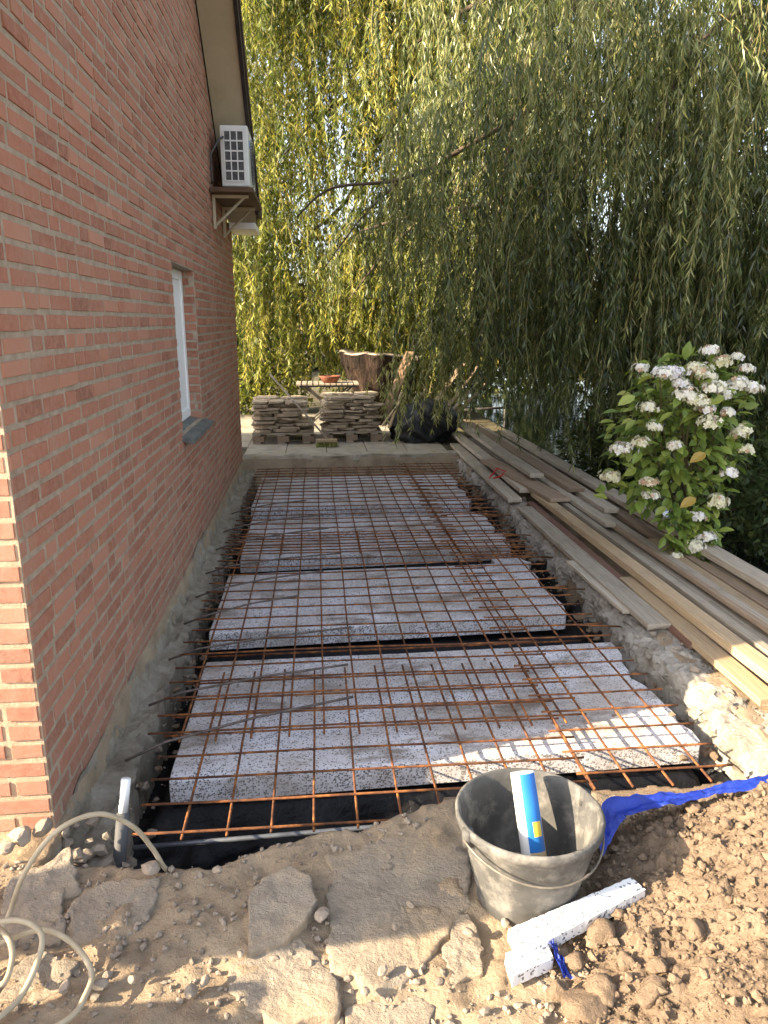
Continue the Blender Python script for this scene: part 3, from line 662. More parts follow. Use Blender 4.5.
# ================================================================== FOREGROUND: rubble, slabs, soil
def plate(poly, z, th, name, label, cat='slab', group='broken concrete slabs at the pit edge', mat='paver', tilt=(0, 0), rings=9, seed=0):
    P = [atz(u, v, z)[:2] for u, v in poly]
    pts = []
    for a, c in zip(P, P[1:] + P[:1]):
        n = max(2, int(np.linalg.norm(c - a) / .012))
        for k in range(n): pts.append(a + (c - a) * k / n)
    pts = np.array(pts); ctr = pts.mean(0); n = len(pts)
    nn = pts - ctr; nn /= np.linalg.norm(nn, axis=1)[:, None]
    pts = pts + nn * ((.012 if seed == 1 else .03) * fbm(pts[:, 0], pts[:, 1], 18, 4, seed, .65))[:, None]
    gz = float(np.median(ground_z(pts[:, 0], pts[:, 1])))
    b = MB(); rows = []
    fr = list(np.linspace(.06, .93, rings)) + [.985, 1.0, 1.005, 1.0]
    for i, f in enumerate(fr):
        q = ctr + (pts - ctr) * f
        zz = gz + z * .45 + .010 * fbm(q[:, 0], q[:, 1], 9, 4, seed + 3) + .007 * fbm(q[:, 0], q[:, 1], 45, 3, seed + 4) + tilt[0] * (q[:, 0] - ctr[0]) + tilt[1] * (q[:, 1] - ctr[1])
        if i == rings: zz -= .001
        if i == rings + 1: zz -= .006
        if i == rings + 2: zz -= th * .7
        if i == rings + 3: zz -= th
        rows.append(len(b.v)); b.v += [(float(x), float(y), float(w)) for (x, y), w in zip(q, zz)]
    for r0, r1 in zip(rows[:-1], rows[1:]):
        for k in range(n): b.f.append((r0 + k, r1 + k, r1 + (k + 1) % n, r0 + (k + 1) % n)); b.m.append(0); b.t.append(0)
    b.f.append(tuple(range(n))); b.m.append(0); b.t.append(0)
    o = build(name, b, M[mat], smooth=True); 
    return setp(o, label, cat, group)
plate([(246, 936), (247, 885), (262, 864), (290, 854), (312, 866), (318, 888), (304, 905), (285, 922), (262, 930)], .075, .06, 'broken_slab', 'rounded broken concrete slab lying on top in the middle of the pit edge', seed=1, tilt=(.05, .05))
plate([(330, 965), (327, 905), (330, 850), (380, 832), (440, 818), (470, 850), (468, 905), (436, 940), (420, 970), (372, 985)], .022, .06, 'broken_slab', 'largest flat concrete slab, between the rounded slab and the bucket', seed=2)
plate([(262, 945), (300, 926), (325, 955), (346, 988), (330, 1008), (285, 1020), (240, 1000), (225, 960)], .02, .05, 'broken_slab', 'half sunlit concrete slab in front of the rounded slab', seed=3)
plate([(452, 985), (444, 945), (452, 912), (468, 905), (486, 945), (482, 965)], .025, .05, 'broken_slab', 'small pointed concrete slab in front of the bucket base', seed=4)
plate([(72, 927), (68, 895), (80, 880), (120, 868), (158, 870), (150, 905), (140, 930), (100, 936)], .03, .06, 'broken_slab', 'flat shaded concrete slab beside the hose end at the trench corner', seed=5, tilt=(.02, .1))
plate([(0, 930), (2, 900), (30, 890), (62, 878), (63, 905), (58, 926), (20, 932)], .03, .06, 'broken_slab', 'small concrete slab beneath the hose at the left frame edge', seed=6, tilt=(.0, .12))
plate([(0, 893), (6, 868), (40, 851), (70, 836), (80, 870), (52, 878), (26, 884)], .055, .05, 'broken_slab', 'sunlit tilted concrete slab at the foot of the house corner', seed=7, tilt=(-.1, .25))
plate([(5, 960), (40, 950), (75, 958), (70, 985), (30, 995), (0, 990)], .015, .04, 'broken_slab', 'flat concrete piece inside the hose loops', seed=8)
plate([(345, 1024), (350, 1000), (420, 985), (436, 1000), (432, 1060), (350, 1060)], .012, .04, 'broken_slab', 'sandy sunlit concrete slab at the bottom frame edge', seed=9)

# loose soil heap on the right
xs = np.arange(.42, 2.6, .009); ys = np.concatenate([np.arange(.2, 1.15, .014), np.arange(1.15, 2.3, .009)])
XX, YY = np.meshgrid(xs, ys)
hh = heap_h(XX, YY)
lump = np.abs(fbm(XX, YY, 9, 3, 81, .6)) * .045 + np.abs(fbm(XX, YY, 30, 3, 84, .65)) * .028 + .022 * np.abs(fbm(XX, YY, 75, 2, 88))
m_ = sstep(.005, .05, hh)
ZZ = hh + m_ * lump - .05 * (1 - m_) - .012
ZZ = np.where(YY > near_edge(XX) + .12, -.3, ZZ)
setp(build('soil_heap', MB().grid(XX, YY, ZZ), M['soil'], smooth=True), 'heap of loose brown soil to the right of the bucket', 'soil', kind='stuff')
b = MB()
for k in range(8500):
    x, y = rng.uniform(.55, 1.9), rng.uniform(1.2, 2.12)
    h = float(heap_h(x, y))
    if h < .012: continue
    r = .0022 + .013 * rng.random() ** 8
    rock(b, (x, y, h + float(np.abs(fbm(x, y, 9, 3, 81, .6)) * .045 + np.abs(fbm(x, y, 30, 3, 84, .65)) * .028) - .004 + r * .3), r, 1, .8, .4)
setp(build('soil_crumbs', b, M['soil'], origin=(1.2, 1.6, 0)), 'crumbs of loose soil scattered over the brown heap', 'soil', kind='stuff')
clods = [(600, 940, .045), (575, 965, .03), (625, 975, .035), (600, 1000, .05), (650, 1005, .045), (560, 990, .035), (585, 1015, .06), (690, 960, .03), (640, 950, .028), (560, 950, .025), (615, 920, .025), (720, 870, .025), (690, 830, .03), (740, 815, .03), (655, 985, .03), (705, 1000, .025)]
for (u, v, r) in clods:
    p = atz(u, v, .04); b = MB(); z = float(heap_h(p[0], p[1])) + .02
    rock(b, (p[0], p[1], z), r * .85, 3, .7, .22)
    V_ = np.array(b.v); N_ = V_ - np.array([p[0], p[1], z]); N_ /= np.linalg.norm(N_, axis=1)[:, None]
    b.v = [tuple(q_) for q_ in V_ + N_ * (.007 * fbm(V_[:, 0] + V_[:, 2], V_[:, 1] - V_[:, 2], 70, 3, 77, .7))[:, None]]
    setp(build('soil_clod', b, M['soil'], smooth=True), 'lump of dried brown soil on the loose heap beside the bucket', 'soil clod', 'lumps of soil on the heap')
# gravel and rubble over the dusty ground
b = MB()
for k in range(2800):
    x, y = rng.uniform(-1.0, .75), rng.uniform(1.3, 2.14)
    if y > float(near_edge(np.array(x))) + .03 or float(vnoise(x * 5, y * 5, 90)) < -.22: continue
    r = .0025 + .012 * rng.random() ** 4
    rock(b, (x, y, float(ground_z(np.array(x), np.array(y))) + r * .35), r, 1, .75, .3)
for k in range(620):                                           # rubble along the two sides of the pit
    if k % 2: x, y = WX + rng.uniform(.1, .24), rng.uniform(2.2, 7.5); z = -.17 - 1.4 * max(0, x - WX - .12)
    else: x, y = rng.uniform(1.72, 1.9), rng.uniform(2.3, 8); z = 0.0
    rock(b, (x, y, z + rng.uniform(-.03, .02)), .005 + .025 * rng.random() ** 3, 1, .7, .3)
for k in range(34):
    x, y = rng.uniform(WX + .02, -.66), rng.uniform(1.99, 2.28)
    rock(b, (x, y, -.07 - .12 * sstep(-.8, -.68, x) + rng.uniform(-.05, .03)), rng.uniform(.01, .034), 1, .75, .3)
mb = MB()
for k in range(620):                                           # mud fallen round the ends of the slabs and on them
    q_ = rng.random(); y = rng.uniform(2.6, 8.6)
    if q_ < .5: x, z = rng.uniform(1.5, 1.72), -.2 + .5 * max(0, rng.normal(.0, .12))
    elif q_ < .75: x, z = rng.uniform(-.78, -.62), -.19 + rng.uniform(-.03, .03)
    elif q_ < .85: x, y, z = rng.uniform(-.6, 1.6), rng.uniform(8.25, 8.8), rng.uniform(-.2, -.12)
    else: x, y, z = rng.uniform(-.5, 1.45), [rng.uniform(2.7, 3.5), rng.uniform(4.1, 4.9), rng.uniform(7, 8.1)][int(rng.integers(3))], -.113
    rock(mb, (x, y, z), (.004 + .03 * rng.random() ** 3) * (.35 if q_ >= .85 else 1), 1, .65, .35)
setp(build('mud_crumbs', mb, M['soil'], origin=(0, 0, 0)), 'dark mud crumbs fallen around the ends of the insulation slabs', 'mud', kind='stuff')
setp(build('gravel', b, M['stone'], origin=(0, 0, 0)), 'gravel and small rubble scattered at the edges of the pit', 'gravel', kind='stuff')
chunks = [(150, 872, .03), (218, 872, .016), (100, 985, .018), (190, 992, .02), (205, 982, .016), (133, 980, .012), (383, 972, .015), (322, 915, .02), (505, 925, .015), (410, 905, .012), (20, 838, .04), (42, 832, .035), (8, 850, .03), (65, 990, .02), (240, 955, .012), (365, 993, .014), (395, 928, .012), (580, 972, .02), (610, 965, .022), (470, 935, .016)]
for (u, v, r) in chunks:
    p = atz(u, v, .02); b = MB(); rock(b, (p[0], p[1], .02 + r * .3), r, 2, .75, .22)
    setp(build('rubble_stone', b, M['stone']), 'loose grey stone lying on the dusty ground before the pit', 'stone', 'loose stones before the pit')

# blue film along the pit edge and a torn strip under the foam
def ribbon(path, w, name, label, seed):
    P = np.array(path); t = np.linspace(0, len(P) - 1, 90); Q = np.stack([np.interp(t, range(len(P)), P[:, k]) for k in range(3)], 1)
    d = np.gradient(Q, axis=0); nrm = np.stack([-d[:, 1], d[:, 0], 0 * d[:, 0]], 1); nrm /= np.linalg.norm(nrm, axis=1)[:, None] + 1e-9
    K = 10; Xg = np.zeros((K, 90)); Yg = Xg.copy(); Zg = Xg.copy()
    for k in range(K):
        s = k / (K - 1) - .5
        ww = w * (1 + .8 * fbm(t, t * 0, .7, 3, seed)) * (1.25 - .8 * t / t.max() if w > .05 else 1)
        Xg[k] = Q[:, 0] + nrm[:, 0] * ww * s; Yg[k] = Q[:, 1] + nrm[:, 1] * ww * s
        Zg[k] = Q[:, 2] + .02 * np.abs(fbm(t * 2.3 + s * 4, t * 0 + s * 5, 1.5, 4, seed + 8)) + .014 * fbm(t * 1.7, t * 0 + s * 3, 1.5, 3, seed + 5) + .035 * fbm(t * .5, t * 0 + s * 1.3, 1.2, 3, seed + 2) + .4 * w * (.25 - s * s)
    return setp(build(name, MB().grid(Xg, Yg, Zg), M['blue'], smooth=True), label, 'plastic sheet')
q = [atz(u, v, z) for u, v, z in [(594, 850, .05), (603, 830, .1), (616, 808, .14), (660, 799, .15), (700, 795, .15), (735, 791, .155), (790, 783, .16), (860, 775, .17)]]
ribbon(q, .07, 'blue_sheet', 'crumpled blue plastic sheet along the top of the soil heap', 101)
q = [atz(u, v, z) for u, v, z in [(550, 938, .06), (558, 956, .05), (568, 980, .035)]]
ribbon(q, .04, 'blue_strip', 'torn blue plastic strip sticking out under the foam offcut', 107)
# white foam offcuts
def foam(poly, z, th, label, tilt, seed):
    P = [atz(u, v, z) for u, v in poly]; n = len(P); pts = []
    for a, c in zip(P, P[1:] + P[:1]):
        m2 = max(2, int(np.linalg.norm(c - a) / .012))
        for k in range(m2): pts.append(a + (c - a) * k / m2)
    pts = np.array(pts); ctr = pts.mean(0)
    pts[:, :2] += .0007 * rng.normal(size=(len(pts), 2))
    pts[:, 2] += (pts[:, 0] - ctr[0]) * tilt[0] + (pts[:, 1] - ctr[1]) * tilt[1]
    b = MB(); m2 = len(pts); lo = pts.copy(); lo[:, 2] -= th; lo[:, :2] += .0012 * rng.normal(size=(m2, 2))
    b.add(list(pts) + list(lo), [tuple(range(m2))[::-1], tuple(range(m2, 2 * m2))] + [(k, k + m2, (k + 1) % m2 + m2, (k + 1) % m2) for k in range(m2)])
    setp(build('foam_offcut', b, M['eps2']), label, 'foam offcut', 'white foam offcuts before the bucket')
foam([(509, 925), (630, 883), (645, 894), (520, 949)], .085, .035, 'long white foam offcut lying across the soil in front of the bucket', (.05, .1), 1)
foam([(506, 953), (546, 938), (553, 958), (513, 976)], .055, .035, 'short broken white foam piece under the long offcut', (0, 0), 2)

# bucket with wire handle, cartridge inside
BC = np.array([.565, 1.745, .0])
bk = thing('bucket', 'dusty grey black rubber builders bucket with a wire handle at the pit edge', 'bucket', tuple(BC))
hb, rt_, rb_ = .285, .196, .138
prof = [(0.0, .006), (rb_ - .01, .0), (rb_, .006), (rb_ + .002, .03), (rb_ + (rt_-rb_)*.5, hb*.52), (rt_ - .008, hb - .04), (rt_ - .004, hb - .036), (rt_ + .004, hb - .03), (rt_ + .006, hb - .006), (rt_, hb), (rt_ - .006, hb - .004), (rt_ - .012, hb - .035), (rb_ + (rt_-rb_)*.5 - .007, hb*.52), (rb_ - .004, .03), (rb_ - .02, .016), (0.0, .015)]
b = MB().lathe(prof, 56, c=BC); V = np.array(b.v)
d = V[:, :2] - BC[:2]; ang = np.arctan2(d[:, 1], d[:, 0]); k = 1 + .018 * np.cos(2 * ang + .6) * (V[:, 2] / hb)
V[:, :2] = BC[:2] + d * k[:, None]; V[:, 2] += .012 * d[:, 1] / rt_ * 0 ; b.v = [tuple(p) for p in V]
build('body', b, M['rubber'], bk, smooth=True)
for a in (R(200), R(20)):
    e = BC + np.array([rt_ * 1.0 * math.cos(a), rt_ * 1.0 * math.sin(a), hb - .03]); b = MB(); b.tube([e - np.array([0, 0, .022]), e + np.array([.004 * math.cos(a), .004 * math.sin(a), .026])], .016, 8)
    build('lug', b, M['rubber'], bk, smooth=True)
a0 = R(200); pts = []
for t in np.linspace(0, math.pi, 26):
    a = a0 + t; drop = .062 * math.sin(t); rr = rt_ + .016 - .012 * math.sin(t)
    pts.append(BC + np.array([rr * math.cos(a), rr * math.sin(a), hb - .03 - drop]))
build('handle', MB().tube(pts, .0032, 7), M['steelwire'], bk, smooth=True)
b = MB().lathe([(0, .03), (.1, .028), (.138, .034)], 32, c=BC); V = np.array(b.v); V[:, 2] += .012 * fbm(V[:, 0], V[:, 1], 20, 3, 5); b.v = [tuple(p) for p in V]
build('residue', b, M['stone'], bk, smooth=True)
# cartridge: leaning in the bucket
tb = np.array([.59, 1.69, .05]); tt = np.array([.572, 1.85, .33]); ax = tt - tb; Lc = np.linalg.norm(ax); ax /= Lc
cart = thing('sealant_tube', 'white and blue sealant tube standing tilted inside the bucket', 'tube', tuple(tb))
b = MB(); n = 24; u = np.cross(ax, [1, 0, 0]); u /= np.linalg.norm(u); w = np.cross(ax, u)
hs = [0, .0, .055, .075, .11, .15, .19, .225, Lc - .004, Lc, Lc, Lc - .012]; rr = [0] + [.035] * 8 + [.034, .03, .0]
vs = []
for h_, r_ in zip(hs, rr):
    for j in range(n):
        t = 2 * math.pi * j / n; vs.append(tb + ax * h_ + r_ * (math.cos(t) * u + math.sin(t) * w))
cam_dir = np.array([0 - tb[0], -tb[1], 1.3]); 
for i in range(len(hs) - 1):
    for j in range(n):
        t = 2 * math.pi * (j + .5) / n; nd = math.cos(t) * u + math.sin(t) * w
        right = nd[0]; hm = (hs[i] + hs[i + 1]) / 2 / Lc; mi = 0
        if right > -.5:
            mi = 1 if hm > .3 else 3
            if .42 < hm < .6 and .0 < right < .75: mi = 2
            if hm > .95 : mi = 0
            if right > .8: mi = 3 if hm < .6 else 0
        b.f.append((i*n+j, i*n+(j+1)%n, (i+1)*n+(j+1)%n, (i+1)*n+j)); b.m.append(mi); b.t.append(0)
b.v = [tuple(map(float, p)) for p in vs]
build('cartridge', b, [M['tubewhite'], M['tubeblue'], M['tubeyellow'], M['tubetan']], cart, smooth=True)

# standing pipe with a white sleeve in the corner of the trench
pp = thing('conduit_pipe', 'grey standing pipe with a white sleeve in the trench corner by the house', 'pipe', (-.66, 2.25, -.45))
pa = atz(119, 868, -.2); pb_ = aty(123, 812, pa[1] + .06); pc = aty(126, 779, pa[1] + .075)
build('pipe', MB().tube([pa - np.array([0.0, .02, .2]), pa, pb_], .022, 14), M['pipe'], pp, smooth=True)
build('sleeve', MB().tube([pb_ - (pc - pb_) * .05, pc], [.0165, .0165], 12), M['white'], pp, smooth=True)

# cream hose: arc over the slabs, loops at the left edge
def spline(P, n=12):
    P = np.array(P); out = []
    for i in range(len(P) - 1):
        p0, p1, p2, p3 = P[max(i-1, 0)], P[i], P[i+1], P[min(i+2, len(P)-1)]
        for t in np.linspace(0, 1, n, endpoint=False):
            out.append(.5 * ((2*p1) + (-p0+p2)*t + (2*p0-5*p1+4*p2-p3)*t*t + (-p0+3*p1-3*p2+p3)*t**3))
    return out + [P[-1]]
A, Bp = atz(7, 919, .04), atz(164, 867, .0)
nv = np.cross(Bp - A, [0, 0, 1.])
def onplane(u_, v_): d = survey(u_, v_); return C0 + d * (((A - C0) @ nv) / (d @ nv))
P = [atz(172, 872, -.05)] + [onplane(*q) for q in [(164, 867), (152, 848), (132, 826), (98, 814), (57, 831), (25, 872)]] + [A]
P += [atz(-25, 980, .02), atz(-60, 1040, .02), atz(-20, 1060, .02)]
P += [atz(64, 1022, .03), atz(86, 994, .04), atz(91, 970, .05), atz(72, 943, .07), atz(44, 930, .08), atz(8, 940, .06), atz(-30, 960, .03), atz(-50, 1000, .02), atz(-30, 1040, .02)]
P += [atz(0, 1017, .03), atz(21, 996, .04), atz(37, 963, .07), atz(42, 936, .1), atz(26, 922, .12), atz(0, 922, .12), atz(-25, 935, .1), atz(-30, 960, .07), atz(0, 985, .06), atz(12, 960, .08), atz(8, 938, .09), atz(-10, 925, .08), atz(-40, 930, .04)]
setp(build('garden_hose', MB().tube(spline(P, 8), .0073, 10), M['hose'], smooth=True), 'cream hose arching from the trench to a loose coil at the left edge', 'hose')

# ================================================================== FAR END OF THE PIT: pallets, flagstones, broom, table, stump, planks, tarp
def pallet(x, y, z, label):
    t = thing('pallet', label, 'pallet', (x, y, z), 'wooden pallets on the terrace')
    for k in range(5): b = MB().box((x - .4, y - .4 + k * .18, z + .122), (x + .4, y - .4 + k * .18 + .1, z + .144)); build('deck_board', b, M['w_grey'], t)
    for i in range(3):
        for j in range(3): b = MB().box((x - .4 + i * .325, y - .4 + j * .355, z + .022), (x - .25 + i * .325, y - .31 + j * .355, z + .098)); build('block', b, M['w_brown'], t)
        b = MB().box((x - .4 + i * .325, y - .4, z + .1), (x - .3 + i * .325, y + .42, z + .12)); build('stringer', b, M['w_grey'], t)
        b = MB().box((x - .4 + i * .325, y - .4, z), (x - .3 + i * .325, y + .42, z + .02)); build('base_board', b, M['w_grey'], t)
    return t
flag_meshes = []
for k in range(6):
    n = 9; a = np.sort(rng.uniform(0, 6.28, n)); 
    w, d = rng.uniform(.085, .21), rng.uniform(.13, .19); th = rng.uniform(.024, .04)
    pts = [(w * math.copysign(abs(math.cos(t)) ** .5, math.cos(t)), d * math.copysign(abs(math.sin(t)) ** .5, math.sin(t))) for t in np.linspace(0, 2 * math.pi, 14, endpoint=False)]
    pts = [(x + rng.uniform(-.015, .015), y + rng.uniform(-.015, .015)) for x, y in pts]; n = len(pts)
    V = [(x, y, 0) for x, y in pts] + [(x * .98 + .004, y * .98, th + rng.uniform(-.006, .006)) for x, y in pts]
    me = bpy.data.meshes.new('flagstone'); me.from_pydata(V, [], [tuple(range(n))[::-1], tuple(range(n, 2 * n))] + [(i, (i + 1) % n, (i + 1) % n + n, i + n) for i in range(n)])
    me.materials.append(M['flag']); flag_meshes.append((me, w, d, th))
for (x, y, top, lab, lab2, g) in [(-.44, 10.1, .56, 'wooden pallet under the lower left stack of flagstones', 'rough beige flagstone piled in the left stack nearest the house', 'flagstones of the left stack'),
                            (.46, 10.15, .63, 'wooden pallet under the taller right stack of flagstones', 'rough beige flagstone piled in the taller right stack beside the tarp', 'flagstones of the right stack')]:
    pallet(x, y, .037, lab); z = .037 + .146; row = 0
    while z < top:
        for yy in (y - .24, y + .2):
            xx = x - .37 + rng.uniform(-.06, .05)
            while xx < x + .2:
                me, w, d, th = flag_meshes[int(rng.integers(6))]
                if xx + 2 * w > x + .45: me, w, d, th = min(flag_meshes, key=lambda q: q[1])
                o = bpy.data.objects.new('flagstone', me); COL.objects.link(o)
                o.location = (xx + w, yy + rng.uniform(-.06, .05), z + rng.uniform(0, .006)); o.rotation_euler = (rng.uniform(-.03, .03), rng.uniform(-.04, .04), rng.uniform(-.3, .3) + (math.pi if rng.random() < .5 else 0))
                setp(o, lab2, 'flagstone', g); xx += 2 * w + .01
        z += .041; row += 1
# broom leaning on the stacks
br = thing('broom', 'broom with a green head and wooden pole leaning between the flagstone stacks', 'broom', (.09, 9.35, .04))
h0 = aty(332, 446, 9.4); h1 = aty(270, 374, 9.62)
hc = aty(328, 447, 9.4)
b = MB()
b.box((hc[0] - .15, 9.36, .1), (hc[0] + .12, 9.44, .14)); build('head', b, M['w_yellow'], br, bevel=.006)
b = MB()
for k in range(130):
    x = hc[0] - .145 + .26 * rng.random(); y = 9.365 + .07 * rng.random(); b.tube([(x, y, .1), (x + rng.uniform(-.02, .02), y + rng.uniform(-.025, .02), .037)], .0035, 4)
build('bristles', b, M['bristle'], br)
build('pole', MB().tube([(hc[0], 9.4, .13), h1], .013, 8), M['w_grey'], br, smooth=True)
# garden table with a bowl on it
tq0 = aty(296, 383, 11.1); tq1 = aty(360, 382, 11.1); zt = .70
tbl = thing('garden_table', 'grey slatted folding garden table with crossed legs behind the flagstones', 'table', ((tq0[0] + tq1[0]) / 2, 11.3, .03))
b = MB()
for k in range(11): x = tq0[0] + (tq1[0] - tq0[0]) * k / 11; b.box((x, 11.05, zt - .022), (x + .066, 11.6, zt))
build('table_top', b, M['w_grey'], tbl)
build('apron', MB().box((tq0[0] + .05, 11.07, zt - .05), (tq1[0] - .05, 11.1, zt - .024)), M['iron'], tbl)
for yy in (11.12, 11.5):
    for s in (0, 1):
        a, c = (tq0[0] + .1, tq1[0] - .12) if s else (tq1[0] - .1, tq0[0] + .12)
        build('leg', MB().tube([(a, yy + s * .02, zt - .03), (c, yy + s * .02, .03)], .014, 6), M['iron'], tbl)
bc = aty(330, 382, 11.25)
b = MB().lathe([(0, .002), (.1, 0), (.155, .085), (.165, .1), (.15, .1), (.1, .03), (0, .025)], 24, c=(bc[0], 11.25, zt + .001))
setp(build('plant_bowl', b, M['terracotta'], smooth=True), 'shallow terracotta bowl standing on the garden table', 'bowl')
# big sawn stump
sc_ = aty(380, 400, 12.1)
st = thing('tree_stump', 'huge dark upended tree stump with a pale sawn top behind the flagstones', 'stump', (sc_[0], 12.1, 0))
rows = [(.33, 0), (.36, .15), (.4, .3), (.45, .5), (.5, .66), (.54, .8), (.58, .9), (.6, .98), (.61, 1.07)]
b = MB(); n = 40
for i, (r, z) in enumerate(rows):
    for j in range(n):
        t = 2 * math.pi * j / n; k = 1 + .4 * float(fbm(math.cos(t) * 2, math.sin(t) * 2 + z * .3, 1.3, 4, 120))
        b.v.append((sc_[0] + r * k * math.cos(t), 12.1 + r * k * math.sin(t), z + .05 * math.cos(t) * -(z > .9) + (.06 * float(fbm(math.cos(t) * 3, math.sin(t) * 3, 1.5, 3, 125)) if z > 1 else 0)))
b.add([], []); b.f = [(i*n+j, i*n+(j+1)%n, (i+1)*n+(j+1)%n, (i+1)*n+j) for i in range(len(rows)-1) for j in range(n)]; b.m = [0]*len(b.f); b.t = b.m
build('bark', b, M['stumpbark'], st)
top = [b.v[(len(rows)-1)*n + j] for j in range(n)]
b2 = MB(); b2.add([(x, y, z + .002) for x, y, z in top] + [(x * .985 + sc_[0] * .015, y * .985 + 12.1 * .015, z + .02) for x, y, z in top], [(j, (j+1)%n, (j+1)%n + n, j + n) for j in range(n)] + [tuple(range(n, 2*n))])
build('sawn_top', b2, M['stumptop'], st)
# leaning planks
LP = [((381, 425), (411, 352), 9.9, 10.5, .03, .15, 'w_dark', 'wide brown plank leaning against the stump beside the flagstones'),
      ((389, 428), (402, 392), 9.6, 9.9, .02, .04, 'w_yellow', 'short thin pale slat at the foot of the wide leaning plank'),
      ((382, 426), (400, 402), 9.5, 9.7, .02, .03, 'w_yellow', 'shortest pale slat leaning left of the black tarp'),
      ((428, 412), (463, 364), 9.9, 10.8, .025, .09, 'w_brown', 'brown plank leaning over the tarp, left of the parallel slats'),
      ((441, 416), (478, 366), 9.9, 10.9, .025, .06, 'w_brown', 'uppermost of the slats leaning right of the tarp'),
      ((446, 417), (484, 376), 9.9, 10.9, .025, .05, 'w_grey', 'middle grey slat of those leaning right of the tarp'),
      ((450, 420), (486, 384), 9.9, 10.9, .025, .05, 'w_brown', 'lowest of the slats leaning right of the tarp')]
for (p0, p1, ya, yb, t, w, mt, lab) in LP:
    a, c = Vector(aty(*p0, ya)), Vector(aty(*p1, yb)); L = (c - a).length; dz = (c - a).normalized()
    q = dz.to_track_quat('Y', 'Z').to_matrix().to_4x4()
    b = MB().box((-w/2, 0, -t/2), (w/2, L, t/2)); o = build('leaning_plank', b, M[mt], origin=(0,0,0), bevel=.003)
    o.matrix_world = Matrix.Translation(a) @ q
    setp(o, lab, 'plank', 'planks leaning by the tarp')
# black tarp heap
V, F = ico(5); c = aty(421, 432, 9.9); b = MB()
d = 1 + .35 * fbm(V[:, 0] * 1.4 + V[:, 2], V[:, 1] * 1.4 - V[:, 2], 1.3, 4, 130) + .22 * np.abs(fbm(V[:, 0] * 2 + V[:, 2] * 2, V[:, 1] * 2, 2.2, 4, 131))
P = V * d[:, None] * np.array([.44, .42, .36]) + np.array([c[0] + .02, 10.0, .18]); P[:, 2] = np.maximum(P[:, 2], .036 + .01 * V[:, 0])
b.add(P, F); setp(build('black_tarp', b, M['tarp'], smooth=True), 'crumpled black tarp heap between the flagstones and the boards', 'tarp')
# dark railing of a jetty above the water
b = MB().tube([aty(462, 410, 11.6), aty(516, 407, 11.8)], .02, 8)
for u_ in (470, 505): p = aty(u_, 409, 11.7); b.tube([p, (p[0], p[1], -.5)], .018, 6)
setp(build('jetty_rail', b, M['iron'], smooth=True), 'low dark rail above the water behind the far board stack', 'rail')

# ================================================================== FOLIAGE
def unit(a): return a / (np.linalg.norm(a, axis=-1, keepdims=True) + 1e-9)
def strands(starts, lens, drift, leaf_len, leaf_w, spacing, spread=.55, sway=.06):
    """hanging willow whips: returns leaf quads, tones, twig quads"""
    LQ, LT, TQ = [], [], []
    cz = 0.0; last = None
    for (p, L, dr) in zip(starts, lens, drift):
        if p[1] < 9.4 and p[0] + 1.35 * min(dr[0], 0) < .25: continue
        if last is None or np.linalg.norm(p - last) > .9: cz = rng.normal(0, .24)
        last = p
        n = max(6, int(L / spacing)); t = np.sort(rng.random(n)) ** .9
        ph = rng.uniform(0, 6.28, 2); ff = rng.uniform(1.2, 2.6, 2)
        def path(t):
            e = np.minimum(t * 2.2, 1); arch = (1 - (1 - e) ** 2)
            q = np.empty((len(t), 3)); q[:, 0] = p[0] + dr[0] * arch + sway * np.sin(ff[0] * t * L + ph[0]) * t
            q[:, 1] = p[1] + dr[1] * arch + sway * np.sin(ff[1] * t * L + ph[1]) * t; q[:, 2] = p[2] - L * t ** 1.25 + .1 * np.sin(arch * 3.14)
            return q
        q = path(t); az = rng.uniform(0, 6.28, n); sp = rng.uniform(.2, 1.0, n) * spread
        d = unit(np.stack([np.cos(az) * sp, np.sin(az) * sp, -np.ones(n) * rng.uniform(.5, 1.1, n)], 1))
        w = unit(np.cross(d, rng.normal(size=(n, 3))))
        l = leaf_len * rng.uniform(.55, 1.25, n)[:, None]; ww = leaf_w * rng.uniform(.7, 1.3, n)[:, None]
        nrm = np.cross(d, w)
        m = q + d * l * .42 + nrm * l * .05
        LQ.append(np.stack([q, m + w * ww * .5, q + d * l - nrm * l * .06, m - w * ww * .5], 1))
        LT.append(np.clip(rng.normal(.45, .2, n) + rng.normal(0, .08) + cz, 0, 1))
        tt = np.linspace(0, 1, 9); c = path(tt); wv = unit(rng.normal(size=(1, 3)) * [1, 1, .1]) * .003
        TQ.append(np.stack([c[:-1] - wv, c[:-1] + wv, c[1:] + wv * .8, c[1:] - wv * .8], 1))
    return np.concatenate(LQ), np.concatenate(LT), np.concatenate(TQ)
def limb(b, P, r0, r1, n=8):
    Q = spline(P, 7); rs = np.linspace(r0, r1, len(Q)) * (1 + .12 * rng.normal(size=len(Q)).clip(-1, 1)); b.tube(Q, list(rs), n)
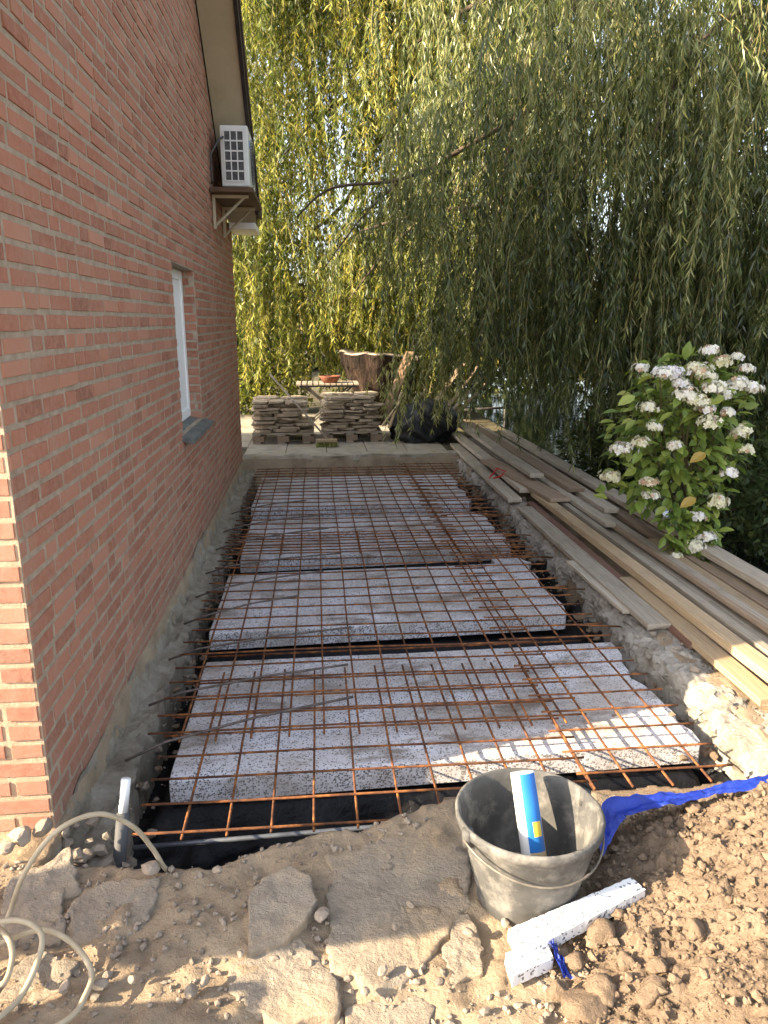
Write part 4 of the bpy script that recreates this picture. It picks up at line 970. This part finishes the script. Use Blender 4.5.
def curtain(n_cl, box, zr, lenr, per, spread_cl, drift_s=.35, zmin=None, dens=None):
    """clusters of whips; a third of them fan out in an arch from one twig end"""
    S_, L_, D_ = [], [], []
    k = 0
    while k < n_cl:
        x, y = rng.uniform(box[0], box[1]), rng.uniform(box[2], box[3])
        z = rng.uniform(*zr)
        if dens and rng.random() > dens(x, y, z): k += .1; continue
        k += 1; fan = rng.random() < .35
        dd = rng.normal(size=2) * drift_s * (1.5 if fan else 1); L0 = rng.uniform(*lenr)
        for _ in range(int(per * rng.uniform(.5, 1.5))):
            p = np.array([x, y, z]) + rng.normal(size=3) * spread_cl * (.35 if fan else 1)
            L = L0 * rng.uniform(.45, 1.15)
            if zmin is not None: L = min(L, p[2] - zmin(p[0], p[1]) - rng.uniform(0, .5))
            if L < .4: continue
            S_.append(p); L_.append(L); D_.append(dd * rng.uniform(.4, 1.3) + rng.normal(size=2) * drift_s * (.75 if fan else .45))
    return S_, L_, D_
# --- near willow
wt = thing('weeping_willow', 'big weeping willow whose grey green whips hang in a curtain over the canal side', 'tree', (5.6, 10.2, -.1))
b = MB()
limb(b, [(5.6, 10.2, -.3), (5.5, 10.1, 1.2), (5.3, 10.0, 2.6), (5.1, 9.8, 3.6)], .38, .26, 12); build('trunk', b, M['bark'], wt, smooth=True)
for P_, r0, r1 in [([(5.2, 9.9, 3.2), (4.2, 9.2, 4.4), (3.0, 8.9, 4.9), (1.9, 8.9, 4.9), (1.1, 9.1, 4.5)], .1, .012),
                   ([(5.2, 9.9, 3.4), (4.6, 8.6, 4.6), (3.6, 7.4, 5.0), (2.6, 6.6, 4.9), (1.9, 6.2, 4.6)], .15, .02),
                   ([(5.1, 9.8, 3.5), (5.2, 8.5, 4.7), (4.8, 7.0, 5.1), (4.2, 6.0, 4.8)], .15, .02),
                   ([(5.1, 9.8, 3.5), (4.4, 10.3, 5.0), (3.2, 10.4, 5.9), (1.9, 10.2, 5.9), (.8, 10.0, 5.4)], .17, .02),
                   ([(5.1, 9.8, 3.6), (5.6, 9.8, 5.2), (5.9, 9.4, 6.6), (5.6, 8.9, 7.4)], .2, .04),
                   ([(4.4, 9.6, 3.9), (3.2, 9.3, 3.4), (2.2, 9.1, 2.95), (1.3, 9.0, 2.8), (.55, 9.1, 2.6)], .055, .012),
                   ([(4.9, 8.6, 4.7), (3.9, 7.2, 4.3), (3.1, 6.5, 3.7), (2.7, 6.2, 3.0)], .04, .008),
                   ([(4.9, 7.6, 4.9), (4.3, 6.6, 4.1), (3.9, 6.2, 3.2), (3.7, 6.0, 2.2)], .035, .006),
                   ([(2.9, 8.5, 4.8), (2.2, 7.9, 4.2), (1.9, 7.6, 3.3), (1.8, 7.5, 2.4)], .035, .006),
                   ([(2.6, 8.2, 3.9), (1.6, 7.9, 3.3), (.9, 7.8, 2.95), (.2, 7.8, 2.85), (-.15, 7.9, 2.6)], .03, .006),
                   ([(.9, 7.8, 2.95), (.5, 7.85, 2.6), (.1, 7.9, 2.1)], .012, .004),
                   ([(3.6, 10.4, 4.4), (2.4, 10.6, 3.6), (1.2, 10.8, 2.7), (.5, 10.9, 1.9)], .05, .01)]:
    b = MB(); limb(b, P_, r0, r1); build('limb', b, M['bark'], wt, smooth=True)
def zmin_near(x, y): return .25 + .35 * math.sin(x * 2.9) + (.0 if x > 2.5 else .55 if x > 2.0 else 1.2) 
hole = lambda x, y, z: 1.0 if float(fbm(x + .25 * y, z * .8 + .2 * y, 1.0, 2, 301)) > -.07 else .04
sets = [curtain(112, (1.7, 5.6, 6.2, 9.4), (1.8, 5.9), (.9, 3.4), 16, .11, .5, zmin_near, hole),
        curtain(48, (.8, 2.4, 7.4, 9.6), (2.4, 5.8), (.8, 2.2), 15, .12, .5, lambda x, y: 1.75 - .25 * (x - .8) + .35 * math.sin(x * 5 + 1), hole),
        curtain(70, (2.3, 5.4, 6.6, 8.8), (1.0, 2.6), (.7, 1.8), 11, .17, .5, zmin_near),
        curtain(26, (2.6, 4.8, 5.5, 6.5), (2.4, 4.8), (.9, 2.2), 10, .13, .45, lambda x, y: .8 + .3 * math.sin(x * 4)),
        curtain(9, (1.0, 1.7, 9.0, 9.6), (1.0, 1.9), (.7, 1.5), 8, .12, .3, lambda x, y: .15)]
LQ, LT, TQ = [], [], []
for s_ in sets:
    a, c, d = strands(*s_, .105, .0125, .0145, .65, .13)
    LQ.append(a); LT.append(c); TQ.append(d)
quads('crown', np.concatenate(LQ), M['willow'], wt, np.concatenate(LT))
quads('twigs', np.concatenate(TQ), M['twig'], wt)
NLEAF = sum(map(len, LQ))
# --- sunlit willow farther back
w2 = thing('weeping_willow', 'sunlit yellow green weeping willow in the background behind the terrace and the house end', 'tree', (2.8, 17, 0))
b = MB(); limb(b, [(2.8, 17, -.2), (2.7, 16.9, 2), (2.5, 16.7, 4.5)], .4, .25, 12); build('trunk', b, M['bark'], w2, smooth=True)
for P_ in ([(2.5, 16.7, 4), (1.2, 15.4, 6.2), (-.6, 14.4, 6.9), (-1.6, 13.6, 6.2)], [(2.5, 16.7, 4.2), (3.0, 14.6, 6.2), (3.8, 13.8, 6.2)], [(2.5, 16.7, 4), (1.2, 14.6, 5.3), (.3, 13.2, 4.9), (-.4, 12.6, 4.1)], [(2.6, 16.8, 4.4), (2.4, 16.2, 7), (1.9, 16, 9)], [(1.4, 14.8, 5.1), (.6, 13.6, 3.6), (-.2, 13, 2.9)], [(1.9, 15.2, 4.6), (1.1, 13.9, 3.1), (.5, 13.2, 1.9)]):
    b = MB(); limb(b, P_, .06, .012); build('limb', b, M['bark'], w2, smooth=True)
zfar = lambda x, y: 1.25 if (y < 13.1 and x > -.2) else .1
gap = lambda x, y, z: (.1 if (-.2 < (x / y - .025) * 10 < .75 and 3.2 < z / y * 12 < 5.4) else 1) * (1 if float(fbm(x + .2 * y, z * .8, .6, 2, 311)) > -.17 else .15)
sets = [curtain(400, (-1.7, 4.6, 12.2, 15.5), (2.2, 8.5), (.9, 2.4), 11, .24, .6, zfar, gap),
        curtain(150, (-1.7, 4.6, 12.4, 14.5), (1.2, 3.6), (.8, 2.0), 11, .25, .6, zfar),
        curtain(190, (-1.8, 5, 12.6, 15.5), (7.0, 10.5), (1.0, 2.6), 9, .26, .55, None, gap)]
LQ, LT, TQ = [], [], []
for s_ in sets:
    a, c, d = strands(*s_, .12, .021, .025, .95, sway=.16)
    LQ.append(a); LT.append(c); TQ.append(d * 1.0)
quads('crown', np.concatenate(LQ), M['willow2'], w2, np.concatenate(LT)); quads('twigs', np.concatenate(TQ), M['twig'], w2)
NLEAF += sum(map(len, LQ))
# --- leafy hedges and shrubs: leaf clumps in a volume
def leaf_cloud(n, ctr, rad, ll, lw, shape=None, seed=0):
    p = rng.normal(size=(n, 3)); p = unit(p) * (rng.random((n, 1)) ** .4)
    p = p * (1 + .5 * fbm(p[:, 0] * 2 + p[:, 2] * 2, p[:, 1] * 2, 1.4, 3, seed))[:, None]
    q = np.array(ctr) + p * np.array(rad)
    d = unit(p * .6 + rng.normal(size=(n, 3)) * .8 + np.array([0, 0, -.25])); w = unit(np.cross(d, rng.normal(size=(n, 3)))); l = ll * rng.uniform(.6, 1.3, (n, 1)); ww = lw * rng.uniform(.7, 1.2, (n, 1))
    nrm = np.cross(d, w); m = q + d * l * .45 + nrm * l * .06
    return np.stack([q, m + w * ww * .5, q + d * l, m - w * ww * .5], 1), np.clip(rng.normal(.5, .22, n), 0, 1)
def shrub(name, label, ctr, rad, n, ll, lw, mat, group=None):
    t = thing(name, label, 'shrub', (ctr[0], ctr[1], 0), group)
    Q, T = leaf_cloud(n, ctr, rad, ll, lw, seed=int(abs(ctr[0] * 10))); quads('foliage', Q, M[mat], t, T)
    b = MB()
    for k in range(6): limb(b, [(ctr[0], ctr[1], -.4), (ctr[0] + rng.uniform(-.3, .3) * rad[0], ctr[1], ctr[2] * .5), (ctr[0] + rng.uniform(-.8, .8) * rad[0], ctr[1] + rng.uniform(-.5, .5) * rad[1], ctr[2] + rad[2] * rng.uniform(.1, .6))], .03, .008, 6)
    build('stems', b, M['bark'], t)
shrub('dark_shrub', 'dark leafy shrub in shade behind the hydrangea on the canal side', (4.2, 6.9, .5), (1.1, .7, 1.1), 5000, .1, .04, 'hedge', 'shrubs in the background')
shrub('dark_shrub', 'low dark leafy shrub right of the hydrangea over the water', (3.9, 5.7, .1), (.6, .6, .55), 2200, .09, .04, 'hedge', 'shrubs in the background')
shrub('dark_shrub', 'dark leafy shrub on the bank between the hydrangea and the far board ends', (3.45, 8.3, .05), (.6, 1.0, .75), 3600, .1, .04, 'hedge', 'shrubs in the background')
shrub('garden_shrub', 'yellow green low shrub behind the table near the house end', (-1.3, 13.2, .55), (1.3, .7, .7), 4500, .09, .05, 'willow2', 'shrubs in the background')
shrub('garden_shrub', 'yellow green shrub behind the tree stump', (2.0, 14.2, .8), (1.6, .8, 1.0), 5000, .1, .05, 'willow2', 'shrubs in the background')
Q, T = [], []
for k in range(15):
    a, c = leaf_cloud(2600, (-14 + k * 2.8, 24 + 2 * math.sin(k * 1.7), 1.6 + .5 * math.sin(k * 2.3)), (2.1, 1.6, 2.4), .3, .16, seed=k); Q.append(a); T.append(c)
for k in range(9):
    a, c = leaf_cloud(4500, (12.8 + .5 * math.sin(k), 4 + k * 2.2, 1.9), (1.6, 1.9, 3.0), .3, .17, seed=k + 40); Q.append(a); T.append(c)
setp(quads('far_wood', np.concatenate(Q), M['hedge'], None, np.concatenate(T)), 'dark far trees and hedges across the water and behind the garden', 'wood', kind='stuff')

# --- hydrangea
HC = np.array([2.5, 4.85, .0])
hy = thing('hydrangea', 'flowering hydrangea bush with cream and lilac heads leaning over the boards', 'bush', (2.68, 4.9, -.05))
heads = [(600,120,24),(500,140,20),(610,240,26),(440,200,24),(560,75,26),(655,100,18),(298,140,18),(375,168,30),(425,160,26),(525,172,34),(650,200,34),(705,215,34),(465,238,36),(560,215,34),(690,142,16),(500,262,26),(325,288,24),(540,295,26),(612,305,20),(550,345,34),(345,360,24),(235,440,28),(305,415,32),(420,430,22),(665,385,24),(680,440,22),(180,548,28),(325,560,26),(335,612,22),(620,530,32),(585,630,28),(515,690,26),(545,775,26),(500,800,24),(430,835,20)]
hpos = []
for (a, c, r) in heads:
    u_, v_ = 560 + a / 3.692, 330 + c / 3.692
    e = ((u_ - 690) / 85) ** 2 + ((v_ - 440) / 110) ** 2
    y = 4.85 - .42 * math.sqrt(max(0, 1.15 - e)) + rng.uniform(-.04, .04)
    if v_ > 500: y = 4.5
    hpos.append((aty(u_, v_, y), r / 3.692 / _f * y * 1.02))
b = MB(); base = np.array([2.72, 4.95, -.08])
for p, r in hpos:
    m_ = base * .45 + p * .55 + np.array([rng.uniform(-.05, .05), .1, .12])
    limb(b, [base + rng.normal(size=3) * [.06, .06, 0], m_, p - np.array([0, -.02, .02])], .007, .0035, 5)
build('stems', b, M['stem'], hy, smooth=True)
def leaf8(q, d, nrm, l, w):
    """a folded ovate leaf as four quads"""
    s = np.cross(d, nrm); out = []
    prof = [(0, .02), (.25, .36), (.55, .45), (.82, .24), (1, .01)]
    P = [(q + d * l * t - nrm * l * .22 * t * t, s * w * h, nrm * w * h * .32) for t, h in prof]
    for (a, sa, na), (c, sc, nc) in zip(P[:-1], P[1:]):
        out.append([a, c, c + sc + nc, a + sa + na]); out.append([a, a - sa + na, c - sc + nc, c])
    return out
Q, T = [], []
cz = .82
for k in range(1180):
    if k < 860:
        d0 = unit(rng.normal(size=3) * [1, 1, 1.0]); rr = rng.random() ** .33
        p = np.array([2.47, 4.85, cz]) + d0 * rr * np.array([.45, .38, .58])
        if p[2] < .25: continue
    elif k < 1020:                                          # leaves just under the heads
        hp = hpos[int(rng.integers(len(hpos)))][0]; d0 = unit(rng.normal(size=3) * [1, 1, .5]); p = hp + np.array([0, .04, -.05]) + rng.normal(size=3) * .03
    else:
        p0 = aty(690 + rng.uniform(-28, 28), rng.uniform(505, 562), 4.55); p = p0; d0 = unit(rng.normal(size=3) + np.array([0, -.6, 0]))
    d = unit(d0 * [1, 1, .4] + rng.normal(size=3) * .35 + np.array([0, 0, -.2])); nr = unit(np.array([0, -.25, .9]) + rng.normal(size=3) * .35); nr = unit(nr - d * (nr @ d))
    l = rng.uniform(.06, .12); f = leaf8(p, d, nr, l, l * .6); Q += f; t = float(np.clip(rng.normal(.45, .2), 0, .88)); T += [t] * len(f)
for (u_, v_) in [(698, 457), (688, 502), (716, 400), (627, 400)]:
    p = aty(u_ + 8, v_ - 4, 4.42); f = leaf8(p, unit(np.array([-.8, -.3, -.25])), unit(np.array([-.1, -.7, .7])), .13, .075); Q += f; T += [1.0 if u_ in (698, 688) else .8] * len(f)
quads('foliage', np.array(Q), M['hyleaf'], hy, np.array(T))
for p, r in hpos:
    Q, T = [], []; r *= rng.uniform(1.1, 1.65); zf = rng.uniform(.5, .95); n = int(18 + 850 * r); lob = [unit(rng.normal(size=3) * [1, 1, .3]) for _ in range(3)] + [np.zeros(3)]; hue = rng.choice([.3, .45, .55, .62, .8], p=[.2, .2, .25, .2, .15])
    for k in range(n):
        d0 = unit(rng.normal(size=3)); d0[2] = abs(d0[2]) * .9 - .15
        d0 = unit(d0); c = p + d0 * r * np.array([1, 1, zf]) * rng.uniform(.35, 1.0) + lob[k % 4] * r * .36
        u1 = unit(np.cross(d0, rng.normal(size=3))); v1 = np.cross(d0, u1); s = rng.uniform(.011, .019)
        t = float(np.clip(rng.normal(hue, .13), 0, 1)); t = 1.0 if rng.random() < .09 else min(t, .9)
        for (e, g) in ((u1, v1), (v1, -u1), (-u1, -v1), (-v1, u1)):
            Q.append([c, c + (e * .75 + g * .55) * s + d0 * s * .25, c + e * s * 1.35 + d0 * s * .1, c + (e * .75 - g * .55) * s + d0 * s * .25]); T.append(float(np.clip(t + rng.normal() * .04, 0, 1)))
    quads('flower_head', np.array(Q), M['petal'], hy, np.array(T))

# ================================================================== mixer and bag added out of frame on the left to shade the ground
def shade_bag(x, y, w, d, h, label, lean=0):  # unseen bag, added only to darken the lower left ground
    t = thing('added_shade_bag', label, 'bag', (x, y, 0))
    b = MB(); n = 48
    prof = [(.96, 0), (1.04, .12), (1.08, .4), (1.05, .7), (.99, .95), (.96, 1), (.9, .99), (.5, 1.06), (.01, 1.1)]
    for r, z in prof:
        for j in range(n):
            a = 2 * math.pi * j / n; cx_, sx_ = math.cos(a), math.sin(a)
            px = math.copysign(abs(cx_) ** .45, cx_) * w / 2 * r; py = math.copysign(abs(sx_) ** .45, sx_) * d / 2 * r
            k = 1 + .05 * float(fbm(cx_ * 2, sx_ * 2 + z * 3, 1.5, 3, 150))
            b.v.append((x + px * k, y + py * k + lean * z * h, z * h))
    m = len(prof); b.f = [(i*n+j, i*n+(j+1)%n, (i+1)*n+(j+1)%n, (i+1)*n+j) for i in range(m-1) for j in range(n)]; b.m = [0 if f[0] // n < 6 else 1 for f in b.f]; b.t = b.m
    build('sack', b, [M['bagfab'], M['earth']], t, smooth=True)
    for sx_ in (-1, 1):
        for sy_ in (-1, 1):
            X_, Y_ = x + sx_ * w * .42, y + sy_ * d * .42 + lean * h
            build('lifting_loop', MB().tube(spline([(X_, Y_ - .05, h * .9), (X_, Y_ - .04, h * 1.06), (X_, Y_ + .04, h * 1.06), (X_, Y_ + .05, h * .9)], 6), .012, 6), M['bagfab'], t, smooth=True)
def mixer(x, y):  # unseen mixer, made up to cast the foreground shade
    t = thing('added_shade_mixer', 'small orange cement mixer shape, added out of view to shade the foreground', 'mixer', (x, y, 0))
    c = np.array([x, y, 1.2]); ax_ = Matrix.Rotation(R(57), 4, 'X') @ Matrix.Scale(.84, 4)  # drum height and tilt set to shape its shadow
    b = MB().lathe([(.02, -.36), (.2, -.35), (.31, -.26), (.37, -.12), (.375, .02), (.34, .12), (.22, .33), (.2, .37), (.19, .36), (.21, .31), (.33, .1), (.36, 0), (.3, -.24), (.02, -.33)], 40)
    b.v = [tuple(ax_ @ Vector(p) + Vector(c)) for p in b.v]; build('drum', b, M['mixer'], t, smooth=True)
    b = MB()
    for k in range(40):
        a = 2 * math.pi * k / 40; p = ax_ @ Vector((.395 * math.cos(a), .395 * math.sin(a), -.05)) + Vector(c); b.tube([p - Vector((0, 0, .018)), p + Vector((0, 0, .018))], .02, 6)
    build('ring_gear', b, M['iron'], t)
    for sx_ in (-1, 1):
        build('leg', MB().tube([(x + sx_ * .12, y - .35, .03), (x + sx_ * .44, y, .9), (x + sx_ * .44, y, 1.22)], .022, 8), M['mixer'], t)
        build('leg', MB().tube([(x + sx_ * .30, y + .36, .2), (x + sx_ * .44, y + .02, .78)], .022, 8), M['mixer'], t)
        w_ = MB()
        for r_, tw in ((.17, .03), (.06, .05)): w_.tube([(x + sx_ * .3 - tw, y + .36, .18), (x + sx_ * .3 + tw, y + .36, .18)], r_, 20)
        build('wheel', w_, M['iron'], t)
    build('motor_box', MB().box((x - .62, y - .13, .87), (x - .47, y + .13, 1.22)), M['mixer'], t, bevel=.02)
M['mixer'] = simple('orange_paint', [(.3, (.45, .13, .03)), (.7, (.58, .2, .05))], 6, 5, .55, .1, 40, .003, second=(4, .5, .7, (.4, .36, .3)))
mixer(-2.3, 1.2)
shade_bag(-1.5, .93, .5, .5, .5, 'low woven white builders bag, added out of view to shade the foreground', 0)
print('LEAVES', NLEAF, 'OBJECTS', len(bpy.data.objects))
